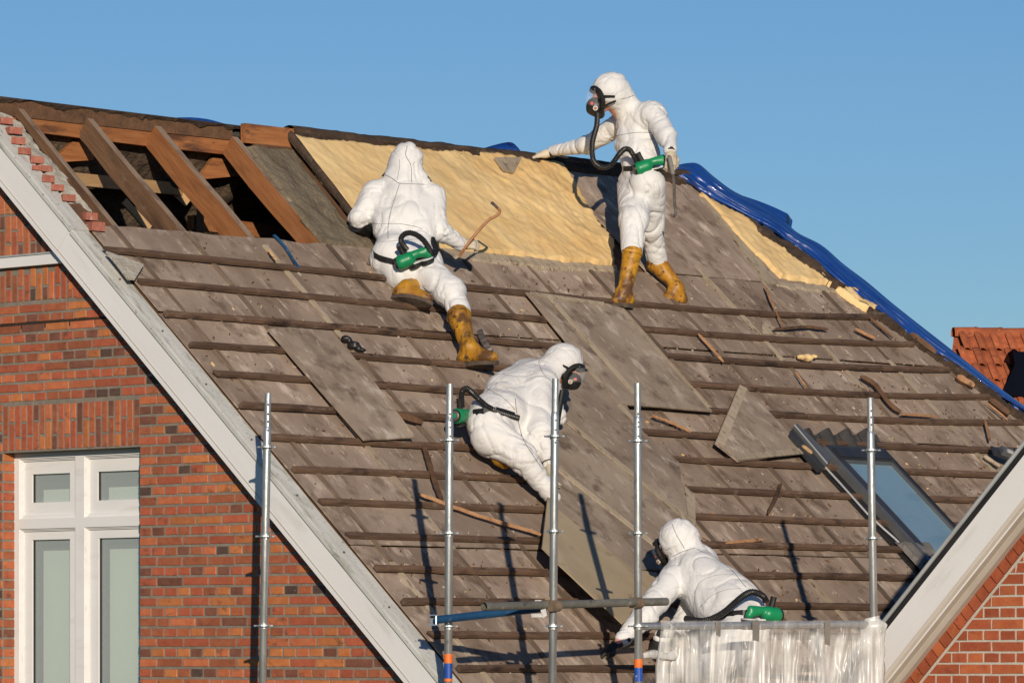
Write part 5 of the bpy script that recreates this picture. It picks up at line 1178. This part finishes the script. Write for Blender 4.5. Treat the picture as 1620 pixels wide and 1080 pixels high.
def hose(P, parent, org, r_=.017, name='hose'):
    P = spline(P, 10); # resample evenly
    P = np.array(P); dl = np.r_[0, np.cumsum(np.linalg.norm(np.diff(P, axis=0), axis=1))]; n = int(dl[-1] / .0065); t = np.linspace(0, dl[-1], n); Q = np.stack([np.interp(t, dl, P[:, i]) for i in range(3)], 1)
    m_ = MB(); m_.tube([q - org for q in Q], r_, 'black_rubber', n=12, ribs=.09); return m_.build(name, Matrix.Translation(Vector(org)), parent, smooth=False)
def blower(c, x, z, parent, flip=1):
    """belt-worn green filter unit: x along the belt, z up; y outwards"""
    x, y, z = ortho(x, z); y = -y if flip < 0 else y; c = np.array(c, float); T = lambda a, b, e: c + x * a + y * b + z * e
    s = Sdf(); s.cap(T(-.085, 0, 0), T(-.035, 0, .005), .052, .050, k=.012, fold=0); s.cap(T(-.03, .0, .030), T(.10, 0, .035), .020, .022, k=.012, fold=0); s.cap(T(.02, 0, .020), T(.09, 0, .018), .026, .028, k=.012, fold=0); s.cap(T(.055, 0, .02), T(.108, 0, -.004), .026, .026, k=.01, fold=0)
    V, Q = s.mesh(.0065); o = obj_np('blower_unit', V, Q, 'green_plastic', c, parent)
    for a in (.0, .085):
        m_ = MB(); m_.tube([T(a, .03, -.035) - c, T(a + .004, .03, -.062) - c], .050, 'black_rubber', n=20); m_.tube([T(a, .03, -.026) - c, T(a, .03, -.0352) - c], .051, 'filter_rim', n=20); m_.build('filter', Matrix.Translation(Vector(c)), o)
    m_ = MB(); m_.tube([T(-.086, 0, 0) - c, T(-.128, 0, 0) - c], [.046, .040], 'black_rubber', n=18); m_.tube([T(-.129, 0, 0) - c, T(-.134, 0, 0) - c], [.034, .026], 'steel_tool', n=14); m_.build('motor_cap', Matrix.Translation(Vector(c)), o)
    m_ = MB(); m_.tube([T(-.055, 0, .045) - c, T(-.065, 0, .09) - c, T(-.070, 0, .115) - c], [.020, .019, .021], 'black_rubber', n=14); m_.build('connector', Matrix.Translation(Vector(c)), o)
    return o, T(-.070, 0, .115), z
def belt(pts, parent, org, bvh, cam_pts=True, w_=.018):
    """strap laid on the suit where sight lines meet it"""
    m_ = MB(); Q = []
    for p in pts:
        if p is None: continue
        Q.append(p)
    V = []; 
    for q in Q: V += [q - org + z3 * w_ , q - org - z3 * w_]
    n = len(Q); ext = [v + np.array([0, .01, 0]) for v in V]
    m_.add(V, [(2 * i, 2 * i + 1, 2 * i + 3, 2 * i + 2) for i in range(n - 1)], 'black_rubber'); return m_.build('belt', Matrix.Translation(Vector(org)), parent)
def cast(bvh, org, x, y, off=.004):
    d_ = Vector(ray(x, y)).normalized(); h = bvh.ray_cast(Vector((0, 0, 0)) - Vector(org), d_)
    if h[0] is None: return None
    return np.array(h[0]) + np.array(org) - np.array(d_) * off
def seam_on(bvh, org, pix, parent, r_=.0022, m='seam', name='seam'):
    P = spline([(x, y, 0) for x, y in pix], 34); Q = [cast(bvh, org, p[0], p[1], .001) for p in P]; Q = [q - org for q in Q if q is not None]
    if len(Q) > 3:
        m_ = MB(); m_.tube(Q, r_, m, n=5); m_.build(name, Matrix.Translation(Vector(org)), parent)
def person(label, org, caps, folds=.015, seed=1, mats='suit', head=None, face=None, vox=.0105):
    t = root('person', label, 'person', org); s = Sdf(); b = Sdf()
    for c in caps:
        if c[0] == 'c': s.cap(*c[1:5], **c[5]); kw = dict(c[5]); kw['fold'] = 0; b.cap(c[1], c[2], c[3] * .60, c[4] * .60, **kw)
        elif c[0] == 'e': s.ell(c[1], c[2], **c[3])
        elif c[0] == 'n': s.ell(c[1], c[2], neg=True, **c[3])
    for h in head or []: b.cap(*h[1:5], **h[5]) if h[0] == 'c' else b.ell(h[1], h[2], **h[3])
    V, Q = b.mesh(.014 if not face else .009); bo = obj_np('body', V, Q, 'skin', org, t)
    V, Q = s.mesh(vox, folds, seed); su = obj_np('coverall', V, Q, mats, org, t)
    bv = BVHTree.FromPolygons((V - np.array(org)).tolist(), Q.tolist()); return t, su, bv
def cc(a, b, ra, rb, **k): return ('c', a, b, ra, rb, k)
DEP = np.array([0, 1.0, 0])
# ---------------------------------------------------------------- worker standing at the ridge
o1 = PX(1000, 480, 34.5); f1 = ortho((-1, .25, 0), (0, 0, 1))
hd = PX(957, 150, 34.75)
nsh, fsh = PX(1036, 186, 34.70), PX(978, 198, 35.05)
hipn, hipf = PX(1024, 292, 34.55), PX(1006, 292, 34.80)
caps = [cc(PX(1010, 200, 34.86), PX(1012, 262, 34.72), .150, .125, flat=(.25, 1, 0), fs=1.0, k=.05), cc(PX(1000, 192, 34.9), PX(1030, 184, 34.75), .115, .12, k=.05, fold=.7),
        cc(PX(1000, 225, 34.85), PX(1014, 245, 34.74), .135, .14, k=.05), cc(PX(1016, 268, 34.7), PX(1018, 298, 34.68), .125, .145, k=.05, fold=.8),
        cc(nsh, PX(1054, 216, 34.55), .088, .078, k=.04), cc(PX(1054, 216, 34.55), PX(1060, 236, 34.42), .072, .052, k=.03),
        cc(fsh, PX(928, 230, 35.25), .085, .070, k=.04), cc(PX(928, 230, 35.25), PX(874, 239, 35.5), .068, .045, k=.03),
        cc(hipn, PX(1030, 358, 34.75), .135, .098, k=.04), cc(PX(1030, 358, 34.75), PX(1040, 414, 34.92), .086, .078, k=.04),
        cc(hipf, PX(1002, 348, 34.40), .140, .108, k=.04), cc(PX(1002, 348, 34.40), PX(1000, 396, 34.28), .104, .084, k=.04),
        ('e', PX(964, 143, 34.76), (.128, .112, .132), dict(k=.03, fold=.5)), cc(PX(973, 145, 34.78), PX(1000, 185, 34.87), .095, .09, k=.05, fold=.5), cc(PX(975, 130, 34.78), PX(992, 165, 34.83), .070, .085, k=.04, fold=.6),
        ('n', PX(933, 160, 34.68), (.090, .16, .118), dict(k=.012)), ('n', PX(951, 172, 34.62), (.088, .12, .062), dict(k=.012))]
head = [('e', PX(957, 150, 34.76), (.088, .072, .112), dict(k=.02)), ('c', PX(948, 165, 34.76), PX(950, 170, 34.76), .05, .045, dict(k=.03)), ('c', PX(940, 155, 34.75), PX(937, 160, 34.75), .012, .016, dict(k=.012)), ('c', PX(966, 160, 34.78), PX(982, 180, 34.87), .055, .055, dict(k=.03))]
p1, su, bv = person('person in white hooded coverall and full face mask standing at the ridge with a crowbar', o1, caps, seed=3, head=head, face=1)
boot(PX(1000, 400, 34.26), PX(988, 462, 34.22), PX(972, 474, 34.18), p1, rt=.075, seed=4)
boot(PX(1038, 416, 34.92), PX(1072, 455, 34.86), PX(1047, 473, 34.80), p1, rt=.078, seed=8)
hand('glove', PX(1061, 240, 34.40), (-.02, -.15, -1), (.4, -1, 0), 1, 1.0, 'glove_pale', p1, 1.06)
hand('glove', PX(870, 242, 35.50), (-1, .25, -.18), (0, -.35, 1), -1, .35, 'glove_pale', p1, 1.08)
for (a, b) in ((PX(1061, 233, 34.41), PX(1061, 239, 34.4)), (PX(878, 241, 35.49), PX(871, 242, 35.5))):
    m_ = MB(); m_.tube([a - o1, b - o1], .037, 'black_rubber', n=14); m_.build('cuff_strap', Matrix.Translation(Vector(o1)), p1)
# mask
mc = PX(947, 160, 34.73); fx = np.array([-.96, -.10, -.22]); fx /= np.linalg.norm(fx)
def mask(p, c, fx, up, parent_org, scale=1.0, red=True, canister=True):
    x, y, z = ortho(fx, up); T = lambda a, b, e: np.array(c) + (x * a + y * b + z * e) * scale
    s = Sdf(); s.cap(T(.016, -.045, .074), T(.016, .045, .074), .017 * scale, k=.01, fold=0); s.cap(T(.026, -.02, .080), T(.026, .02, .080), .016 * scale, k=.01, fold=0); s.ell(T(.030, 0, -.030), np.array([.060, .056, .060]) * scale, k=.02, fold=0); s.cap(T(.03, 0, -.06), T(.01, 0, -.085), .038 * scale, .032 * scale, k=.02, fold=0); s.cap(T(.045, 0, -.03), T(.062, 0, -.045), .032 * scale, .030 * scale, k=.012, fold=0)
    V, Q = s.mesh(.006); o = obj_np('face_mask', V, Q, 'black_rubber', c, p)
    m_ = MB(); R_ = []
    for k in range(25):
        th = 2 * math.pi * k / 24; R_.append(T(.022 - .040 * abs(math.sin(th)), .076 * math.sin(th), .086 * math.cos(th) + .004) - c)
    m_.tube(R_, .0165 * scale, 'black_rubber', n=8); m_.build('mask_rim', Matrix.Translation(Vector(c)), o)
    s = Sdf(); s.ell(T(.008, 0, .012), np.array([.078, .076, .086]) * scale, k=.01, R=np.stack([x, y, z], 1)); V, Q = s.mesh(.008); cen = V @ x - np.array(c) @ x; 
    keep = (cen[Q] > .012 * scale).all(1); me_V = V; oo = obj_np('visor', V, Q[keep], 'visor', c, o)
    for sg in (-1, 1):
        m_ = MB(); m_.tube([T(.038, sg * .048, -.045) - c, T(.040, sg * .062, -.047) - c], .016 * scale, 'filter_rim', n=14); m_.tube([T(.040, sg * .062, -.047) - c, T(.041, sg * .065, -.047) - c], .010 * scale, 'tool_orange', n=12); m_.build('valve', Matrix.Translation(Vector(c)), o)
        m_ = MB(); m_.tube([T(-.02, sg * .072, .02) - c, T(-.06, sg * .080, .01) - c, T(-.10, sg * .075, -.0) - c], .008, 'black_rubber', n=6); m_.tube([T(-.01, sg * .066, -.05) - c, T(-.06, sg * .074, -.035) - c, T(-.10, sg * .07, -.03) - c], .008, 'black_rubber', n=6); m_.build('mask_strap', Matrix.Translation(Vector(c)), o)
        if red: m_ = MB(); m_.tube([T(.052, sg * .043, -.010) - c, T(.054, sg * .050, -.010) - c], .010 * scale, 'red_mark', n=10); m_.build('red_disc', Matrix.Translation(Vector(c)), o)
    return o, T(.045, 0, -.095)
mk, mo = mask(p1, mc, fx, (0, 0, 1), o1, 1.12)
bu, bt, bz_ = blower(PX(1030, 262, 34.48), (1, .12, .28), (-.28, 0, 1), p1, flip=1)
hose([PX(945, 180, 34.66), PX(944, 200, 34.60), PX(937, 225, 34.50), PX(938, 252, 34.42), PX(950, 265, 34.38), PX(966, 262, 34.36), PX(978, 246, 34.38), PX(988, 236, 34.42), PX(997, 238, 34.46), PX(1004, 250, 34.48), PX(1008, 258, 34.48)], p1, o1, .019)
Q = [cast(bv, o1, x, 267 + (x - 980) * -.02, .012) for x in range(976, 1052, 5)]; belt(Q, p1, o1, bv)
seam_on(bv, o1, ((964, 219), (980, 214), (1005, 210), (1027, 210), (1036, 214)), su); seam_on(bv, o1, ((982, 157), (992, 155), (1003, 151)), su)
# crowbar
m_ = MB(); c = PX(1064, 262, 34.32); P = spline([PX(1058, 246, 34.31), PX(1062, 262, 34.30), PX(1066, 285, 34.30), PX(1067, 320, 34.32), PX(1069, 333, 34.33), PX(1067, 341, 34.32), PX(1061, 340, 34.30)], 30)
m_.tube([p - c for p in P], [.011] * (len(P) - 4) + [.012, .012, .009, .005], 'steel_tool', n=8); m_.tube([PX(1059, 248, 34.31) - c, PX(1065, 276, 34.30) - c], .016, 'lead', n=10); tag(m_.build('crowbar', Matrix.Translation(Vector(c))), 'black hooked crowbar hanging from the right glove of the standing worker', 'crowbar')
# ---------------------------------------------------------------- kneeling worker seen from behind
o2 = PX(660, 470, 32.6)
caps = [cc(PX(640, 300, 33.02), PX(640, 345, 32.88), .155, .15, flat=(0, 1, .2), fs=1, k=.05), cc(PX(600, 306, 33.02), PX(682, 306, 33.02), .088, .088, k=.04), cc(PX(606, 320, 33.0), PX(678, 320, 33.0), .10, .10, k=.05), cc(PX(612, 330, 32.95), PX(622, 395, 32.75), .125, .12, k=.05), cc(PX(665, 330, 32.95), PX(662, 395, 32.75), .125, .12, k=.05),
        cc(PX(622, 402, 32.68), PX(668, 418, 32.65), .148, .148, k=.05), cc(PX(615, 412, 32.68), PX(638, 428, 32.62), .135, .14, k=.05),
        cc(PX(592, 306, 33.0), PX(567, 342, 32.90), .090, .078, k=.04), cc(PX(567, 346, 32.92), PX(584, 362, 33.18), .072, .055, k=.03),
        cc(PX(684, 312, 33.0), PX(694, 362, 32.86), .090, .078, k=.04), cc(PX(694, 364, 32.86), PX(730, 387, 32.98), .075, .050, k=.03),
        cc(PX(668, 428, 32.60), PX(712, 462, 32.42), .135, .105, k=.05), cc(PX(712, 462, 32.42), PX(728, 494, 32.30), .102, .078, k=.04),
        cc(PX(640, 430, 32.62), PX(668, 442, 32.70), .14, .11, k=.05), cc(PX(668, 442, 32.70), PX(700, 458, 32.62), .11, .08, k=.04),
        ('e', PX(641, 258, 33.04), (.112, .12, .135), dict(k=.03)), cc(PX(640, 270, 33.03), PX(640, 292, 33.02), .118, .125, k=.05, fold=.6), cc(PX(645, 240, 33.02), PX(650, 252, 33.04), .065, .09, k=.04), cc(PX(622, 284, 33.0), PX(664, 286, 33.0), .07, .07, k=.05, fold=.5)]
p2, su, bv = person('person in white coverall kneeling on one boot, seen from behind, prying with a crowbar', o2, caps, folds=.016, seed=11)
boot(PX(726, 500, 32.26), PX(740, 548, 32.12), PX(782, 565, 32.02), p2, rt=.084, seed=14)
boot(PX(672, 446, 32.62), PX(642, 455, 32.44), PX(680, 473, 32.36), p2, up=np.array((.30, .42, .80)) / .952, rt=.062, seed=15)
hand('glove', PX(729, 387, 32.98), (1, .15, .02), (.0, -.75, .6), 1, 1.35, 'glove_pale', p2, 1.05)
hand('glove', PX(584, 364, 33.2), (.2, 1, -.5), (0, 0, 1), 1, .5, 'glove_pale', p2, 1.0)
m_ = MB(); m_.tube([PX(565, 352, 32.93) - o2, PX(584, 366, 33.1) - o2], [.07, .055], 'black_rubber', n=12); m_.build('sleeve_shade', Matrix.Translation(Vector(o2)), p2)  # black band under the left forearm, standing in for its shade
bu, bt, _ = blower(PX(654, 409, 32.42), (1, .0, .30), (-.22, -.25, 1), p2, flip=1)
hose([PX(644, 395, 32.42), PX(638, 388, 32.40), PX(634, 378, 32.38), PX(642, 369, 32.38), PX(656, 370, 32.38), PX(670, 380, 32.38), PX(680, 395, 32.40), PX(684, 402, 32.44), PX(690, 396, 32.55), PX(684, 378, 32.74)], p2, o2, .019)
Q = [cast(bv, o2, x, y, .012) for x, y in ((588, 398), (592, 403), (600, 408), (610, 411), (622, 414), (632, 416), (650, 416), (668, 410), (680, 404))]; belt(Q, p2, o2, bv, w_=.02)
m_ = MB(); m_.tube([q - o2 for q in [PX(680, 400, 32.45), PX(690, 398, 32.5)]], .02, 'black_rubber'); m_.build('hose_end', Matrix.Translation(Vector(o2)), p2)
seam_on(bv, o2, ((632, 291), (626, 310), (618, 335), (614, 360), (614, 378)), su); seam_on(bv, o2, ((582, 353), (600, 354), (630, 354), (655, 358), (668, 362)), su, .0018); seam_on(bv, o2, ((644, 232), (642, 246), (650, 262), (651, 288)), su); seam_on(bv, o2, ((608, 276), (620, 282), (632, 290), (650, 291), (676, 292)), su); seam_on(bv, o2, ((586, 382), (610, 382), (640, 380), (664, 378)), su, .0014)
seam_on(bv, o2, ((632, 252), (632, 265), (628, 285)), su, .0016)
for sx, pts in ((0, ((611, 274), (606, 278), (612, 280))), (1, ((668, 279), (676, 281), (681, 288)))):
    m_ = MB(); m_.tube([PX(x, y, 32.98) - o2 for x, y in pts], .012, 'black_rubber', n=8); m_.build('mask_strap', Matrix.Translation(Vector(o2)), p2)
m_ = MB(); c = PX(738, 390, 32.9); P = spline([PX(727, 405, 32.95), PX(738, 389, 32.92), PX(752, 371, 32.93), PX(772, 349, 32.95), PX(786, 341, 32.95), PX(791, 334, 32.95), PX(787, 329, 32.94), PX(782, 324, 32.93), PX(777, 320, 32.92)], 36)
k0 = int(len(P) * .75); m_.tube([p - c for p in P[:k0 + 1]], .0105, 'tool_orange', n=8); m_.tube([p - c for p in P[k0:]], [.0105] * (len(P) - k0 - 3) + [.012, .012, .006], 'steel_tool', n=8)
tag(m_.build('crowbar', Matrix.Translation(Vector(c))), 'rust-orange crowbar with claw end raised by the kneeling worker', 'crowbar')
# ---------------------------------------------------------------- crouching worker in the middle, facing right
o3 = PX(800, 720, 31.1)
caps = [cc(PX(795, 636, 31.30), PX(846, 606, 31.62), .150, .150, k=.06), cc(PX(776, 655, 31.15), PX(800, 655, 31.15), .15, .15, k=.06), cc(PX(830, 600, 31.70), PX(858, 612, 31.45), .12, .12, k=.05), cc(PX(822, 648, 31.3), PX(852, 640, 31.4), .14, .13, k=.05), cc(PX(790, 612, 31.4), PX(840, 588, 31.75), .09, .09, k=.06, fold=.6),
        cc(PX(773, 668, 31.05), PX(778, 690, 31.02), .15, .14, k=.05), cc(PX(776, 686, 31.0), PX(826, 722, 30.92), .135, .10, k=.05), cc(PX(826, 722, 30.92), PX(868, 778, 30.98), .098, .062, k=.04), cc(PX(800, 686, 31.2), PX(838, 705, 31.1), .12, .09, k=.05), cc(PX(868, 772, 30.98), PX(876, 786, 31.0), .055, .05, k=.03),
        cc(PX(852, 618, 31.35), PX(856, 682, 31.10), .105, .088, k=.045), cc(PX(856, 684, 31.10), PX(868, 732, 31.05), .085, .058, k=.03),
        cc(PX(866, 615, 31.85), PX(884, 660, 31.75), .08, .06, k=.03),
        ('e', PX(892, 571, 31.72), (.130, .12, .118), dict(k=.03)), cc(PX(888, 575, 31.70), PX(862, 600, 31.62), .118, .12, k=.05, fold=.6), cc(PX(884, 590, 31.7), PX(872, 612, 31.65), .07, .08, k=.04),
        ('n', PX(916, 600, 31.58), (.135, .16, .085), dict(k=.012, R=np.array([[math.cos(.35), 0, -math.sin(.35)], [0, 1, 0], [math.sin(.35), 0, math.cos(.35)]])))]
head = [('e', PX(893, 578, 31.70), (.095, .08, .10), dict(k=.02)), ('c', PX(901, 592, 31.68), PX(904, 597, 31.67), .052, .045, dict(k=.03)), ('c', PX(912, 588, 31.67), PX(915, 592, 31.66), .012, .015, dict(k=.01)), ('c', PX(880, 590, 31.7), PX(862, 605, 31.65), .06, .07, dict(k=.03))]
p3, su, bv = person('person in white coverall crouching side-on behind the middle scaffold pole, head bent down', o3, caps, folds=.016, seed=21, mats='suit_dirty', head=head, face=1)
mk, mo = mask(p3, PX(906, 593, 31.62), np.array([.72, -.30, -.62]), (.5, 0, .8), o3, .95)
hose([PX(890, 618, 31.45), PX(886, 640, 31.40), PX(882, 665, 31.35), PX(878, 690, 31.3)], p3, o3, .019)
bu, bt, _ = blower(PX(733, 659, 31.0), (.42, .85, .0), (0, -.1, 1), p3, flip=1)
hose([PX(731, 645, 31.0), PX(730, 634, 31.0), PX(731, 620, 31.0), PX(738, 614, 30.98), PX(750, 624, 30.94), PX(768, 641, 30.92), PX(790, 652, 30.95), PX(820, 661, 31.03)], p3, o3, .019)
Q = [cast(bv, o3, x, y, .012) for x, y in ((748, 652), (756, 651), (765, 650), (775, 648), (785, 648), (800, 652), (815, 657))]; belt(Q, p3, o3, bv, w_=.02)
boot(PX(815, 728, 31.15), PX(795, 726, 31.02), PX(783, 717, 31.0), p3, up=np.array((.3, -.8, -.3)) / .906, rt=.06, seed=23)
hand('glove', PX(868, 736, 31.03), (.25, .1, -1), (-.7, -.7, 0), -1, .55, 'glove_pale', p3, 1.05)
m_ = MB(); m_.tube([PX(867, 728, 31.05) - o3, PX(868, 734, 31.03) - o3], .045, 'black_rubber', n=14); m_.build('cuff_strap', Matrix.Translation(Vector(o3)), p3)
seam_on(bv, o3, ((770, 612), (795, 592), (825, 576), (856, 566)), su); seam_on(bv, o3, ((910, 543), (918, 556), (920, 572)), su); seam_on(bv, o3, ((886, 541), (868, 552), (853, 570), (858, 588), (870, 600)), su); seam_on(bv, o3, ((770, 614), (785, 622), (802, 634), (815, 648)), su, .0018)
seam_on(bv, o3, ((815, 630), (818, 655), (826, 690), (840, 715), (858, 742)), su, .0025)
# ---------------------------------------------------------------- front worker, seen from behind over the rail
o4 = PX(1120, 1000, 30.0)
caps = [cc(PX(1096, 905, 30.25), PX(1165, 950, 29.95), .150, .150, k=.06), cc(PX(1070, 915, 30.25), PX(1108, 892, 30.35), .115, .12, k=.05, fold=.7), cc(PX(1110, 920, 30.2), PX(1140, 960, 30.0), .17, .17, k=.06, fold=.7), cc(PX(1150, 930, 30.1), PX(1186, 966, 29.85), .11, .115, k=.06, fold=.7),
        cc(PX(1155, 970, 29.9), PX(1180, 990, 29.8), .16, .16, k=.05), cc(PX(1175, 1000, 29.75), PX(1120, 1060, 29.6), .15, .11, k=.05), cc(PX(1120, 1060, 29.6), PX(1150, 1120, 29.9), .10, .08, k=.04),
        cc(PX(1062, 920, 30.15), PX(1022, 972, 29.90), .098, .085, k=.045), cc(PX(1022, 974, 29.90), PX(985, 1010, 29.78), .083, .058, k=.03),
        cc(PX(1110, 905, 30.5), PX(1080, 985, 30.25), .085, .07, k=.03), cc(PX(1080, 985, 30.25), PX(1045, 1008, 30.05), .065, .05, k=.03),
        ('e', PX(1070, 850, 30.32), (.112, .115, .118), dict(k=.03)), cc(PX(1074, 858, 30.32), PX(1092, 884, 30.32), .108, .115, k=.05, fold=.7), cc(PX(1078, 838, 30.30), PX(1086, 850, 30.30), .07, .09, k=.04),
        ('n', PX(1036, 872, 30.45), (.055, .2, .075), dict(k=.012))]
head = [('e', PX(1066, 855, 30.36), (.085, .08, .10), dict(k=.02)), ('c', PX(1056, 868, 30.40), PX(1055, 872, 30.40), .045, .04, dict(k=.03)), ('c', PX(1051, 862, 30.44), PX(1050, 866, 30.44), .012, .014, dict(k=.01)), ('c', PX(1066, 870, 30.33), PX(1080, 890, 30.3), .06, .065, dict(k=.03))]
p4, su, bv = person('person in white coverall leaning left behind the guard rail, reaching out a black glove', o4, caps, folds=.015, seed=31, mats='suit', head=head, face=1)
mk, mo = mask(p4, PX(1052, 872, 30.42), np.array([-.62, .70, -.35]), (-.3, 0, .9), o4, .95)
bu, bt, _ = blower(PX(1208, 972, 29.62), (-.75, -.45, .02), (.12, 0, 1), p4, flip=-1)
hose([PX(1212, 952, 29.66), PX(1208, 943, 29.66), PX(1196, 937, 29.62), PX(1184, 937, 29.58), PX(1168, 948, 29.54), PX(1150, 964, 29.52), PX(1135, 974, 29.52), PX(1112, 982, 29.56), PX(1085, 978, 29.66)], p4, o4, .020)
Q = [cast(bv, o4, x, y, .012) for x, y in ((1120, 982), (1130, 978), (1145, 973), (1160, 970), (1175, 969), (1190, 970))]; belt(Q, p4, o4, bv, w_=.02)
hand('glove', PX(984, 1014, 29.77), (-.75, .05, -.42), (-.4, -.2, .85), 1, .35, 'glove_black', p4, 1.08)
m_ = MB(); m_.tube([PX(988, 1008, 29.78) - o4, PX(975, 1020, 29.75) - o4], [.036, .034], 'skin', n=14); m_.build('wrist', Matrix.Translation(Vector(o4)), p4)
hand('glove', PX(1043, 1009, 30.04), (-.3, .2, -.8), (-.4, -.6, .4), 1, .8, 'glove_black', p4, 1.08)
seam_on(bv, o4, ((1063, 828), (1070, 845), (1080, 862), (1083, 868)), su); seam_on(bv, o4, ((1100, 866), (1080, 872), (1064, 880)), su); seam_on(bv, o4, ((1102, 868), (1130, 882), (1156, 900), (1180, 928)), su)
seam_on(bv, o4, ((1098, 938), (1108, 920), (1130, 910), (1160, 907)), su, .0014); seam_on(bv, o4, ((1108, 960), (1125, 942), (1150, 932), (1172, 930)), su, .0014)
